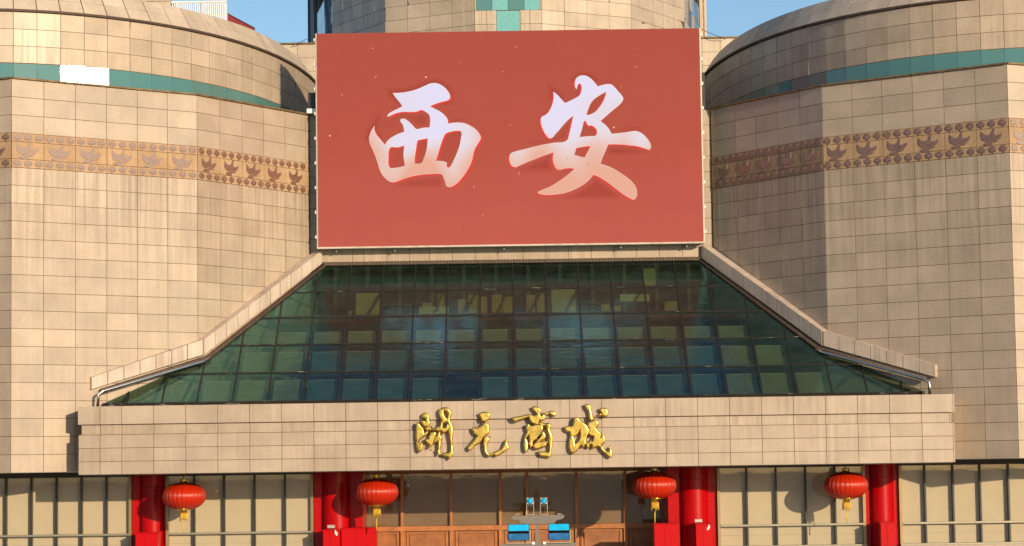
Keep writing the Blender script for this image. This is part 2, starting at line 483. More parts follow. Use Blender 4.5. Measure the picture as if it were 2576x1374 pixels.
# ------------------------------------------------------------------ relief motifs
K = 1.245 / 635.0
def unskew(pts, x0, y0, s): return [((x - x0) * K, -((y + s * (x - x0)) - y0) * K) for x, y in pts]
DOVE1 = unskew([(1440, 518), (1428, 590), (1435, 640), (1470, 685), (1520, 703), (1580, 702), (1640, 668), (1680, 620), (1697, 570), (1700, 500), (1712, 470), (1690, 463), (1670, 475), (1650, 520), (1620, 560), (1570, 582), (1520, 582), (1475, 555)], 1648, 618, 0.1)
DOVE2 = unskew([(1698, 588), (1760, 580), (1815, 560), (1850, 537), (1835, 590), (1795, 640), (1740, 660), (1700, 668), (1750, 676), (1790, 655), (1760, 690), (1710, 712), (1665, 716), (1642, 716), (1645, 775), (1600, 785), (1540, 785), (1465, 768), (1500, 735), (1550, 716), (1605, 708), (1655, 668), (1685, 630)], 1648, 618, 0.1)
dove_mesh = merge('dove_relief', [shape('d1', [DOVE1], 0.008, 0.004, -0.003, 4), shape('d2', [DOVE2], 0.008, 0.004, -0.003, 4)])
dove_mesh.materials.append(M['relief'])
_h = [(0, .52), (.08, .36), (.10, .20), (.25, .43), (.26, .12), (.47, .26), (.36, -.02), (.55, -.02), (.33, -.17), (.42, -.27), (.14, -.26), (.10, -.42), (0, -.52)]
LOT = [(x * 0.335, z * 0.29) for x, z in _h] + [(-x * 0.335, z * 0.29) for x, z in reversed(_h[1:-1])]
def petal(cx, cz, ang, l, wd):
    pts = []
    for k in range(10):
        a = 2 * math.pi * k / 10
        px, pz = wd * math.cos(a), l * math.sin(a)
        pts.append((cx + px * math.cos(ang) - pz * math.sin(ang), cz + px * math.sin(ang) + pz * math.cos(ang)))
    return pts
_pl = [shape('lot', [LOT], 0.006, 0.003, -0.002, 2, False)]
for cx, cz, an, l, wd in [(0, .01, 0, .06, .028), (-.06, .02, .35, .07, .026), (.06, .02, -.35, .07, .026), (-.105, -.005, .9, .06, .022), (.105, -.005, -.9, .06, .022), (-.07, -.06, 1.45, .06, .016), (.07, -.06, -1.45, .06, .016)]:
    pm = shape('pet', [petal(cx, cz, an, l, wd)], 0.003, 0.005, -0.003, 2, False)
    pm.transform(Matrix.Translation((0, -0.012, 0))); _pl.append(pm)
lotus_mesh = merge('lotus_relief', _pl)
lotus_mesh.materials.append(M['relief'])

# ------------------------------------------------------------------ wings
Z_TOP, Z_BOT = 22.08, 8.10
ZU = [22.08, 21.437, 20.793, 20.15]
ZF = [20.15, 19.84, 19.22, 18.91]
ZL = [18.91 - (18.91 - Z_BOT) * i / 17 for i in range(18)]
PLAN_L = [(-19.98, 85.06), (-17.70, 84.0), (-11.70, 88.45), (-7.99, 93.97)]
NCOL = [2, 6, 5]

def drum_plan():
    X, Y = [-17.898], [85.228]
    for k in range(0, 20):
        kk = k + .5
        a = 0.2755 + 0.1027 * kk - 0.0020 * kk * kk; l = 0.8285 + 0.0273 * kk
        X.append(X[-1] + l * math.cos(a)); Y.append(Y[-1] + l * math.sin(a))
    xb, yb = X[0], Y[0]
    pre = []
    for k in range(1, 7):
        kk = -k + .5
        a = 0.2755 + 0.1027 * kk; l = 0.83
        xb -= l * math.cos(a); yb -= l * math.sin(a); pre.append((xb, yb))
    return list(reversed(pre)) + list(zip(X, Y))
DRUM_L = drum_plan()

def offset_chain(ch, d):
    """move a chain inward (left of its direction) by d"""
    out = []
    for i in range(len(ch)):
        a = Vector(ch[max(i - 1, 0)]); b = Vector(ch[min(i + 1, len(ch) - 1)])
        t = (b - a).normalized()
        out.append((ch[i][0] - t.y * d, ch[i][1] + t.x * d))
    return out

def build_wing(sgn, label):
    root = thing('department_store_wing', label, 'building', (sgn * 14.0, 90.0, 0), 'rounded stone wings flanking the entrance')
    rl = Matrix.Translation((-sgn * 14.0, -90.0, 0))
    mir = (lambda ch: list(ch)) if sgn < 0 else (lambda ch: [(-x, y) for x, y in reversed(ch)])
    plan = mir(PLAN_L); ncol = NCOL if sgn < 0 else NCOL[::-1]
    inner = offset_chain(plan, 0.0)
    if sgn < 0: core = inner + [(-7.99, 110), (-30, 110), (-30, 85.06)]
    else: core = inner + [(30, 85.06), (30, 110), (7.99, 110)]
    wall = obj('wall', prism('wing_wall', core, Z_BOT, Z_TOP - 0.02), M['joint'], root, rl)
    frieze_parts = []
    fr = None
    for (p, q, n) in zip(plan, plan[1:], ncol):
        L = math.hypot(q[0] - p[0], q[1] - p[1])
        cols = None
        if n == 5:
            w5 = 1.285
            cols = [0] + [w5 * i for i in range(1, 6)] + [L] if sgn < 0 else [0] + [L - w5 * i for i in range(5, 0, -1)] + [L]
        clad('stone_panel', p, q, n, ZU, M['wing'], wall, cols=cols)
        clad('stone_panel', p, q, n, ZL, M['wing'], wall, cols=cols)
    # frieze
    bms = []
    for (p, q) in zip(plan, plan[1:]):
        a = Vector(p); b = Vector(q); t = (b - a).normalized(); nn = Vector((t.y, -t.x)) * 0.012
        bms.append(hexa('fb', [(*(a + nn), ZF[-1]), (*(b + nn), ZF[-1]), (*b, ZF[-1]), (*a, ZF[-1])], [(*(a + nn), ZF[0]), (*(b + nn), ZF[0]), (*b, ZF[0]), (*a, ZF[0])]))
    fr = obj('frieze_band', merge('frieze_band', bms), M['joint'], root, rl)
    for (p, q, n) in zip(plan, plan[1:], ncol):
        L = math.hypot(q[0] - p[0], q[1] - p[1])
        if n == 5:
            xs = [0] + [1.285 * i for i in range(1, 6)] + [L] if sgn < 0 else [0] + [L - 1.285 * i for i in range(5, 0, -1)] + [L]
        else: xs = [L * i / n for i in range(n + 1)]
        for a, b in zip(xs, xs[1:]):
            c = (a + b) / 2
            for z1, z0 in zip(ZF, ZF[1:]):
                obj('frieze_slab', panel_mesh('frieze_slab', b - a, z1 - z0, 0.03, M['slab']), M['slab'], fr, facetM(p, q, c, (z0 + z1) / 2, -0.005, 0.1))
            if b - a < 0.6: continue
            obj('dove_relief', dove_mesh, None, fr, facetM(p, q, c, (ZF[1] + ZF[2]) / 2, 0.034))
            for z in ((ZF[0] + ZF[1]) / 2, (ZF[2] + ZF[3]) / 2):
                for k in (-1, 0, 1):
                    obj('lotus_relief', lotus_mesh, None, fr, facetM(p, q, c + k * (b - a) / 3.0, z, 0.032))
    # parapet trim
    tp = []
    for (p, q) in zip(plan, plan[1:]):
        a = Vector(p); b = Vector(q); t = (b - a).normalized(); nn = Vector((t.y, -t.x))
        o1, i1 = nn * 0.10, nn * -0.15
        tp.append(hexa('pt', [(*(a + o1), Z_TOP), (*(b + o1), Z_TOP), (*(b + i1), Z_TOP), (*(a + i1), Z_TOP)], [(*(a + o1), Z_TOP + .06), (*(b + o1), Z_TOP + .06), (*(b + i1), Z_TOP + .06), (*(a + i1), Z_TOP + .06)]))
    obj('parapet_trim', merge('parapet_trim', tp), M['trim'], root, rl)
    # drum
    dch = mir(DRUM_L)
    back = [(-8.2, 118), (-32, 118), (-32, 86)] if sgn < 0 else [(32, 86), (32, 118), (8.2, 118)]
    drum = obj('drum', prism('drum_core', list(dch) + back, Z_TOP - 0.5, 24.76), M['joint'], root, rl)
    zr = [24.72, 24.10, 23.48, 22.86]
    nseg = len(dch) - 1
    for i, (p, q) in enumerate(zip(dch, dch[1:])):
        L = math.hypot(q[0] - p[0], q[1] - p[1])
        for z1, z0 in zip(zr, zr[1:]):
            obj('drum_panel', panel_mesh('drum_panel', L, z1 - z0, 0.03, M['drum']), M['drum'], drum, facetM(p, q, L / 2, (z0 + z1) / 2, -0.02, 0.35))
        pm = panel_mesh('window_pane', L + 0.012, 0.80, 0.02, M['tealback'])
        kk = i - 6 if sgn < 0 else nseg - 1 - i - 6
        Mx = facetM(p, q, L / 2, 22.45, 0.0, 0.5)
        if sgn < 0 and kk in (2, 3):        # the two panes that catch the low sun
            a = math.atan2(q[1] - p[1], q[0] - p[0]); mid = Vector(((p[0] + q[0]) / 2, (p[1] + q[1]) / 2, 22.45))
            hv = (sdir + (Vector((0, 0, 8.15)) - mid).normalized()).normalized()
            Mx = Matrix.Translation(mid + hv * 0.09) @ hv.to_track_quat('-Y', 'Z').to_matrix().to_4x4() @ Matrix.Rotation(R(0.0 if kk == 2 else 1.6), 4, 'Z')
        elif sgn < 0 and kk in (-1, 0, 1):  # panes set a little back-tilted, mirroring the sky
            Mx = facetM(p, q, L / 2, 22.45, 0.03, 0) @ Matrix.Rotation(R(-7), 4, 'X')
        obj('window_pane', pm, M['tealback'], drum, Mx)
    # ledge and sloping roof
    oc = offset_chain(dch, -0.10); ic = offset_chain(dch, 0.02)
    lv, lf = [], []
    for i in range(len(dch)):
        lv += [(*oc[i], 24.74), (*oc[i], 24.82), (*ic[i], 24.84), (*ic[i], 24.72)]
    for i in range(len(dch) - 1):
        for k in range(4): lf.append((4 * i + k, 4 * i + (k + 1) % 4, 4 * i + 4 + (k + 1) % 4, 4 * i + 4 + k))
    obj('eaves_ledge', mesh('eaves_ledge', lv, lf), M['darktrim'], drum, None)
    b0 = offset_chain(dch, 0.02); b1 = offset_chain(dch, 0.60)
    rv = [(*p, 24.80) for p in b0] + [(*p, 25.70) for p in b1]
    nb = len(dch)
    rfc = [(i, i + 1, nb + i + 1, nb + i) for i in range(nb - 1)]
    cap = [(-8.9, 118, 25.70), (-32, 118, 25.70), (-32, 87, 25.70)] if sgn < 0 else [(32, 87, 25.70), (32, 118, 25.70), (8.9, 118, 25.70)]
    rv += cap; rfc.append(tuple(range(nb, 2 * nb)) + tuple(range(2 * nb, 2 * nb + 3)))
    roof = obj('roof', mesh('roof_core', rv, rfc), M['darktrim'], root, rl)
    for i in range(nb - 1):
        for j in (0, 1):
            f0, f1 = j / 2 + 0.006, (j + 1) / 2 - 0.004
            def P(k, f, lift):
                a = Vector((*b0[k], 24.80)); b = Vector((*b1[k], 25.70))
                o = Vector((oc[k][0] - ic[k][0], oc[k][1] - ic[k][1], 0)).normalized()
                nrm = (o * 0.9 + Vector((0, 0, 0.58))).normalized()
                return a + (b - a) * f + nrm * lift
            def E(k0, k1, f, lift, s):
                a, b = P(k0, f, lift), P(k1, f, lift); return a + (b - a) * s
            e = 0.02
            q0 = [E(i, i + 1, f0, .004, e), E(i, i + 1, f0, .004, 1 - e), E(i, i + 1, f1, .004, 1 - e), E(i, i + 1, f1, .004, e)]
            q1 = [E(i, i + 1, f0, .035, e), E(i, i + 1, f0, .035, 1 - e), E(i, i + 1, f1, .035, 1 - e), E(i, i + 1, f1, .035, e)]
            obj('roof_panel', hexa('roof_panel', q0, q1), M['droof'], roof)
    return root

build_wing(-1, 'tan stone wing left of the red screen, its dove frieze in full sun')
build_wing(1, 'tan stone wing right of the red screen, with its inner face in shade')

# ------------------------------------------------------------------ wall behind the screen
sw = thing('screen_wall', 'narrow stone wall strips beside and under the big red screen', 'wall', (0, 94.6, 0))
rl = Matrix.Translation((0, -94.6, 0))
swc = obj('wall', boxm('screen_wall_core', -7.98, 7.98, 94.5, 97.5, 9.0, 22.08), M['joint'], sw, rl)
zz = [22.1 - 0.62 * i for i in range(10)]
for s in (-1, 1):
    obj('strip_backing', boxm('strip_backing', -7.98 if s < 0 else 7.0, -7.0 if s < 0 else 7.98, 94.08, 94.49, 16.5, 22.08), M['joint'], sw, rl)
    clad('stone_panel', (-7.975 if s < 0 else 7.05, 94.08), (-7.05 if s < 0 else 7.975, 94.08), 1, zz, M['canopy'], swc)
xs = [0, 1.25, 1.7, 2.6, 3.5, 4.3, 5.2, 6.1, 7.0, 8.0, 8.9, 9.8, 10.7, 11.6, 12.5, 13.4, 14.3, 15.1]
clad('stone_panel', (-7.55, 94.05), (7.55, 94.05), 1, [16.78, 16.22], M['canopy'], swc, cols=xs)
obj('ledge_backing', boxm('ledge_backing', -7.6, 7.6, 94.06, 94.5, 16.2, 16.8), M['joint'], sw, rl)

# rear block and tower
rb = thing('rear_block', 'flat-topped tiled block showing in the gaps behind the screen top', 'building', (0, 112, 0))
rl = Matrix.Translation((0, -112, 0))
rbc = obj('wall', boxm('rear_block_core', -14, 14, 108, 116, 0, 27.44), M['joint'], rb, rl)
for s in (-1, 1):
    p, q = ((-12.2, 108), (-8.0, 108)) if s < 0 else ((8.0, 108), (12.2, 108))
    clad('stone_panel', p, q, 5, [27.44 - .62 * i for i in range(7)], M['tower'], rbc)
    obj('window_pane', panel_mesh('window_pane', 1.0, 1.2, 0.03, M['teallight']), M['teallight'], rbc, Matrix.Translation((s * 8.55, 107.95, 23.0)))
obj('coping', boxm('rear_coping', -14.05, 14.05, 107.9, 108.3, 27.46, 27.52), M['trim'], rb, rl)

tw = thing('tower', 'many-sided pale stone tower with teal windows rising behind the screen', 'tower', (0, 112, 0))
TP = [(-9.60, 118.4), (-8.25, 110.8), (-5.53, 106.27), (-1.48, 104.0), (1.48, 104.0), (5.53, 106.27), (8.25, 110.8), (9.60, 118.4)]
twc = obj('wall', prism('tower_core', TP, 20, 36), M['joint'], tw, rl)
tz = [31.22 - .62 * i for i in range(9)]
for i in (1, 2, 4, 5):
    clad('stone_panel', TP[i], TP[i + 1], 4 if i in (2, 4) else 5, tz, M['tower'], twc, tilt=0.4)
# middle face: stone either side of the T-shaped window
def cpan(x0, x1, z0, z1, mat, name='stone_panel', off=0.0):
    obj(name, panel_mesh(name, x1 - x0, z1 - z0, 0.035, mat), mat, twc, facetM((0, 104.0), (1, 104.0), (x0 + x1) / 2, (z0 + z1) / 2, off))
for s in (-1, 1):
    for (z0, z1) in ((26.26, 26.88), (26.88, 27.5), (27.5, 28.12)):
        cpan(*sorted((s * 0.52, s * 0.95)), z0, z1, M['tower']); cpan(*sorted((s * 0.95, s * 1.48)), z0, z1, M['tower'])
    cpan(*sorted((s * 1.42, s * 1.48)), 28.12, 29.3, M['tower'])
for k in range(4):
    cpan(-1.42 + .71 * k, -0.71 + .71 * k, 28.12, 29.4, M['teallight'] if k in (1, 3) else M['tealback'], 'window_pane', -0.02)
cpan(-0.52, 0.52, 26.3, 28.10, M['teallight'], 'window_pane', -0.02)
for i in (0, 6):
    p, q = TP[i], TP[i + 1]
    L = math.hypot(q[0] - p[0], q[1] - p[1])
    for a in range(6):
        for z in range(5):
            mt = M['blueglass'] if (z + a) % 3 or i == 0 else M['tower']
            obj('window_pane', panel_mesh('window_pane', L / 6, 0.93, 0.03, mt), mt, twc, facetM(p, q, L * (a + .5) / 6, 26.6 + .93 * z, 0, 0.5))
for s in (-1, 1):
    for k, (dx, mt) in enumerate(((0.12, 'darkmetal'), (0.30, 'blueglass'), (0.46, 'darkmetal')) if s < 0 else ((0.1, 'tower'), (0.22, 'trim'), (0.34, 'tower'))):
        obj('corner_fin', boxm('corner_fin', s * (9.35 + dx) - .07, s * (9.35 + dx) + .07, 115.5 + .3 * k, 116.0 + .3 * k, 22, 36), M[mt], tw, rl)

# ------------------------------------------------------------------ LED screen
SY = 93.3
scr = thing('led_screen', 'huge red LED screen showing two white brush-written characters', 'screen', (0, 93.8, 16.7))
rl = Matrix.Translation((0, -93.8, -16.7))
obj('display', boxm('screen_display', -7.60, 7.55, SY, SY + 0.05, 16.76, 25.24), M['screen'], scr, rl)
obj('cabinet', boxm('screen_cabinet', -7.58, 7.53, SY + 0.05, SY + 0.70, 16.72, 25.2), M['black'], scr, rl)
obj('bottom_rail', boxm('screen_bottom_rail', -7.64, 7.58, SY - 0.05, SY + 0.3, 16.69, 16.755), M['coping'], scr, rl)
for s in (-1, 1):
    x = -7.60 if s < 0 else 7.55
    obj('side_rail', boxm('screen_side_rail', x - (.05 if s < 0 else 0.004), x + (0.004 if s < 0 else .05), SY - .012, SY + .3, 16.76, 25.25), M['greylight'], scr, rl)
    for k in range(9):
        z = 17.1 + k * 0.98
        obj('bracket', boxm('screen_bracket', x + s * .05 - .06, x + s * .05 + .06, SY + .02, SY + .16, z, z + .12), M['white'], scr, rl)
for x in (-6.9, -4.6, -0.3, 4.3, 6.9):
    obj('support_arm', boxm('screen_support_arm', x - .03, x + .03, SY + .25, 94.04, 16.58, 16.66), M['transom'], scr, rl)

XI = [[(372, 220), (440, 218), (540, 205), (640, 178), (740, 135), (800, 110), (850, 104), (900, 115), (950, 145), (990, 185), (1015, 225), (1025, 260), (1018, 285), (990, 303), (930, 318), (860, 340), (790, 372), (850, 402), (920, 440), (970, 485), (998, 530), (1002, 575), (1060, 565), (1130, 562), (1200, 572), (1270, 605), (1320, 640), (1360, 690), (1378, 730), (1370, 760), (1340, 810), (1310, 860), (1290, 930), (1275, 1000), (1250, 1060), (1210, 1130), (1160, 1200), (1110, 1255), (1060, 1290), (1015, 1302), (990, 1290), (975, 1245), (955, 1190), (935, 1155), (900, 1148), (800, 1150), (700, 1158), (600, 1175), (500, 1205), (430, 1232), (380, 1245), (340, 1238), (300, 1210), (255, 1160), (225, 1100), (200, 1020), (175, 945), (140, 865), (110, 795), (102, 740), (110, 700), (130, 650), (160, 605), (158, 640), (175, 690), (215, 740), (260, 795), (285, 822), (300, 790), (330, 755), (380, 720), (440, 690), (505, 668), (500, 630), (485, 580), (458, 535), (465, 522), (500, 518), (540, 540), (590, 585), (620, 620), (640, 635), (720, 622), (795, 618), (800, 560), (800, 510), (785, 465), (750, 435), (700, 412), (650, 428), (580, 435), (500, 433), (440, 440), (390, 455), (345, 475), (318, 487), (308, 480), (330, 455), (390, 420), (440, 395), (482, 375), (470, 350), (430, 300), (395, 255)],
      [(350, 843), (430, 843), (505, 820), (500, 880), (498, 950), (508, 1010), (515, 1060), (440, 1080), (345, 1090), (325, 1060), (320, 980), (322, 900), (335, 855)],
      [(655, 762), (773, 738), (768, 830), (750, 920), (725, 990), (708, 1025), (620, 1040), (622, 960), (635, 870), (645, 800)],
      [(970, 690), (1040, 662), (1110, 652), (1150, 658), (1162, 680), (1155, 740), (1140, 820), (1110, 910), (1070, 1000), (1040, 1060), (1020, 1080), (995, 1078), (985, 1060), (988, 1025), (960, 1012), (900, 1005), (860, 1005), (875, 960), (900, 880), (930, 780), (955, 720)]]
AN = [[(762, 200), (750, 165), (752, 120), (768, 88), (800, 68), (835, 64), (870, 72), (910, 98), (945, 135), (975, 175), (1020, 162), (1070, 152), (1110, 155), (1140, 178), (1180, 225), (1215, 265), (1230, 295), (1220, 325), (1190, 360), (1130, 410), (1060, 470), (1000, 525), (1040, 555), (1075, 590), (1100, 630), (1113, 655), (1180, 648), (1250, 640), (1310, 630), (1355, 626), (1400, 640), (1450, 680), (1485, 725), (1503, 765), (1503, 795), (1490, 812), (1440, 795), (1370, 775), (1290, 765), (1200, 757), (1080, 755), (1060, 800), (1030, 870), (1010, 920), (998, 955), (1060, 975), (1130, 1005), (1210, 1055), (1280, 1105), (1330, 1155), (1358, 1205), (1364, 1250), (1355, 1290), (1335, 1310), (1300, 1300), (1240, 1265), (1180, 1220), (1110, 1165), (1040, 1115), (980, 1080), (930, 1060), (890, 1110), (830, 1160), (750, 1205), (660, 1240), (570, 1258), (480, 1264), (410, 1258), (382, 1248), (378, 1238), (430, 1215), (510, 1180), (590, 1130), (660, 1080), (720, 1030), (748, 1000), (690, 995), (640, 1000), (590, 1012), (565, 1002), (545, 970), (532, 930), (530, 880), (540, 835), (460, 860), (370, 895), (270, 935), (190, 970), (150, 985), (115, 970), (97, 930), (95, 880), (110, 850), (150, 833), (260, 805), (400, 770), (530, 745), (670, 718), (690, 660), (710, 580), (735, 462), (690, 500), (640, 550), (590, 610), (545, 660), (515, 692), (490, 694), (465, 670), (435, 620), (412, 560), (408, 510), (415, 485), (450, 465), (480, 440), (510, 390), (530, 330), (538, 280), (532, 232), (560, 250), (590, 280), (620, 315), (650, 340), (690, 325), (740, 300), (795, 265), (812, 230), (818, 190), (812, 155), (795, 140), (780, 150), (770, 175)],
      [(1065, 222), (1055, 270), (1030, 330), (990, 390), (940, 440), (890, 462), (860, 462), (880, 400), (905, 345), (930, 310), (990, 265)],
      [(838, 525), (855, 518), (868, 545), (885, 570), (910, 565), (940, 580), (965, 610), (970, 645), (960, 668), (880, 678), (790, 688), (805, 640), (825, 570)],
      [(757, 795), (830, 780), (910, 772), (880, 830), (845, 895), (790, 882), (738, 865), (748, 830)]]
SW = 15.15 / 968.0 / (4096 / 2576)      # metres on the screen for one pixel of the 4096 px photograph
def to_screen(loops, ox, oy, sc):
    out = []
    for lp in loops:
        q = []
        for x, y in lp:
            X = (ox + x / sc - 1261 * 1.0); Y = (oy + y / sc - 135.0)
            r = 0.0145; X, Y = X - r * Y, Y + r * X
            q.append((-7.60 + X * SW, 25.24 - Y * SW))
        out.append(q)
    return out
def display_char(loops, dx, name):
    lay = [(M['glyph'], 0.022, 0, 0, -0.012), (M['glyphrim'], 0.019, 0, 0, 0.012), (M['glyphred'], 0.016, dx, -0.055, 0.0)]
    root = None
    for i, (mt, d, ox, oz, off) in enumerate(lay):
        m = shape(name, loops, 0.001, 0, 0, 5)
        if off > 0: m = shape(name, loops, 0.001, 0, off, 5)
        o = obj(name if i == 0 else ('character_rim', 'character_edge')[i - 1], m, mt, scr if i == 0 else root, (rl if i == 0 else Matrix()) @ Matrix.Translation((ox, SY - d, oz)))
        if i == 0: root = o
        else: o.matrix_local = Matrix.Translation((ox, 0.022 - d, oz))
    for k in range(6):
        m = shape('character_shade', [loops[0]], 0.0003, 0, 0.03 + 0.04 * k, 4)
        o = obj('character_shade', m, M['halo'], root)
        o.matrix_local = Matrix.Translation((0, 0.022 - 0.012 + 0.0012 * k, 0.0))
display_char(to_screen(XI, 1440, 300, 2.8615), 0.085, 'displayed_character')
display_char(to_screen(AN, 2000, 280, 2.498), -0.07, 'displayed_character')
for x, y, l, a in [(1487, 195, 14, -.35), (1500, 310, 18, .6), (2010, 290, 10, .2), (2065, 190, 12, .4), (2545, 270, 18, -.4), (2485, 350, 8, -.5), (2040, 505, 14, .9), (1895, 755, 16, 1.1), (1365, 385, 14, 1.3), (2268, 640, 16, 1.0), (2352, 665, 22, 1.5), (2075, 700, 20, 1.3), (1930, 870, 12, .9), (1840, 250, 6, .3)]:
    X = x - 1261; Y = y - 135; cx = -7.6 + (X - .0145 * Y) * SW; cz = 25.24 - (Y + .0145 * X) * SW
    c, s_ = math.cos(a), math.sin(a); l2 = l * SW; h2 = 0.022
    pts = [(cx - l2 / 2 * c, cz - l2 / 2 * s_), (cx - h2 * -s_, cz - h2 * c), (cx + l2 / 2 * c, cz + l2 / 2 * s_), (cx - h2 * s_, cz + h2 * c)]
    obj('spark', mesh('spark', [(px, SY - .026, pz) for px, pz in pts], [(0, 1, 2, 3)]), M['spark'], scr, rl)
for x, y in [(1701, 312), (2455, 515), (1318, 549), (1733, 577)]:
    X = x - 1261; Y = y - 135; cx = -7.6 + (X - .0145 * Y) * SW; cz = 25.24 - (Y + .0145 * X) * SW
    pts = [(cx + .035 * math.cos(k * .7854), SY - .027, cz + .035 * math.sin(k * .7854)) for k in range(8)]
    obj('spark', mesh('spark_dot', pts, [tuple(range(8))]), M['glyphrim'], scr, rl)

# ------------------------------------------------------------------ entrance canopy
CY = 84.15
can = thing('entrance_canopy', 'long tan stone canopy beam over the entrance with gilt lettering', 'canopy', (0, 85, 8))
rl = Matrix.Translation((0, -85, -8))
cprof = [(0.0, 7.99, 8.45), (0.0, 8.45, 8.92), (0.0, 8.92, 9.39), (0.09, 9.39, 9.75), (-0.02, 9.75, 10.40)]
X0, X1 = -15.34, 15.49
core_parts = [boxm('cb', X0 + .04, X1 - .04, CY + .038, 86.0, 8.0, 9.40), boxm('cb2', X0 + .13, X1 - .13, CY + .13, 86.0, 9.40, 9.75), boxm('cb3', X0 + .02, X1 - .02, CY + .02, 86.0, 9.75, 10.39)]
cc = obj('beam', merge('canopy_core', core_parts), M['joint'], can, rl)
seams = [X0, -14.59, -13.83] + [-13.83 + 1.1277 * k for k in range(1, 26)] + [X1]
for (off, z0, z1) in cprof:
    xs = list(seams); xs[0] = X0 + off; xs[-1] = X1 - off
    for a, b in zip(xs, xs[1:]):
        obj('stone_panel', panel_mesh('stone_panel', b - a, z1 - z0, 0.04, M['canopy']), M['canopy'], cc, facetM((a, CY + off + .04), (b, CY + off + .04), (b - a) / 2, (z0 + z1) / 2, -0.03, 0.08))
    for s in (-1, 1):
        x = X0 + off + .04 if s < 0 else X1 - off - .04
        p, q = ((x, 85.9), (x, CY + off + .002)) if s < 0 else ((x, CY + off + .002), (x, 85.9))
        L = abs(p[1] - q[1])
        obj('stone_panel', panel_mesh('stone_panel', L, z1 - z0, 0.04, M['canopy']), M['canopy'], cc, facetM(p, q, L / 2, (z0 + z1) / 2, 0, 0.0))
obj('soffit', boxm('canopy_soffit', X0 + .1, X1 - .1, CY + .1, 91.0, 7.97, 7.995), M['soffit'], can, rl)
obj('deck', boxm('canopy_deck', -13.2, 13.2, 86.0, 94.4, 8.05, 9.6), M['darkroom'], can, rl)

# gilt characters
G = {}
G['kai'] = (1640, 1600, 5.285, [
    [[(150, 480), (185, 490), (225, 540), (265, 580), (300, 610), (290, 640), (300, 690), (360, 660), (390, 680), (360, 740), (290, 790), (220, 840), (180, 900), (260, 910), (275, 905), (272, 1010), (250, 1070), (200, 1110), (165, 1085), (145, 1030), (135, 900), (122, 800), (122, 650), (130, 560), (135, 505)]],
    [[(315, 275), (360, 290), (400, 320), (415, 365), (405, 420), (425, 470), (410, 540), (380, 575), (350, 575), (300, 575), (260, 530), (225, 470), (245, 440), (290, 435), (325, 455), (330, 415), (300, 400), (260, 380), (245, 345), (270, 300)]],
    [[(300, 600), (370, 560), (430, 580), (465, 540), (460, 600), (540, 600), (560, 560), (610, 560), (640, 500), (655, 430), (720, 480), (700, 520), (690, 580), (740, 590), (800, 510), (830, 560), (800, 650), (740, 700), (705, 715), (650, 670), (600, 680), (540, 660), (430, 660), (330, 640)]],
    [[(410, 680), (540, 670), (550, 740), (530, 800), (580, 730), (650, 680), (640, 730), (680, 800), (660, 860), (650, 980), (640, 1090), (660, 1125), (630, 1140), (590, 1175), (575, 1130), (550, 1080), (575, 1055), (585, 1040), (580, 890), (540, 910), (490, 940), (440, 1000), (390, 1035), (380, 990), (400, 950), (350, 910), (305, 850), (340, 825), (390, 825), (400, 770), (420, 720)]],
    [[(720, 165), (790, 170), (850, 220), (880, 270), (860, 350), (845, 420), (850, 450), (900, 560), (912, 700), (895, 830), (890, 900), (910, 1010), (915, 1140), (880, 1200), (830, 1260), (810, 1220), (740, 1200), (680, 1180), (670, 1140), (740, 1115), (820, 1100), (850, 1010), (840, 880), (820, 780), (795, 650), (800, 560), (790, 450), (740, 490), (690, 500), (650, 430), (620, 370), (598, 290), (620, 210), (670, 175)], [(720, 250), (775, 270), (790, 310), (780, 400), (740, 350), (715, 300)]]])
G['yuan'] = (1850, 1620, 5.725, [
    [[(360, 215), (410, 185), (480, 165), (560, 170), (610, 190), (622, 230), (605, 310), (570, 360), (520, 385), (450, 388), (420, 340), (385, 270)]],
    [[(215, 525), (290, 520), (370, 500), (440, 460), (500, 400), (550, 410), (595, 460), (608, 540), (595, 660), (540, 700), (490, 740), (460, 780), (420, 850), (360, 905), (280, 945), (230, 1000), (170, 1055), (135, 1040), (110, 980), (150, 930), (230, 840), (320, 715), (280, 690), (230, 620), (210, 565)]],
    [[(500, 720), (560, 720), (605, 770), (600, 830), (570, 880), (550, 960), (560, 1050), (600, 1110), (660, 1110), (720, 1080), (800, 1040), (880, 1005), (930, 930), (960, 850), (1010, 795), (1035, 820), (1030, 900), (1060, 960), (1040, 1020), (960, 1070), (880, 1130), (800, 1170), (750, 1180), (700, 1145), (640, 1175), (590, 1185), (530, 1140), (490, 1060), (470, 950), (470, 850), (480, 770)]]])
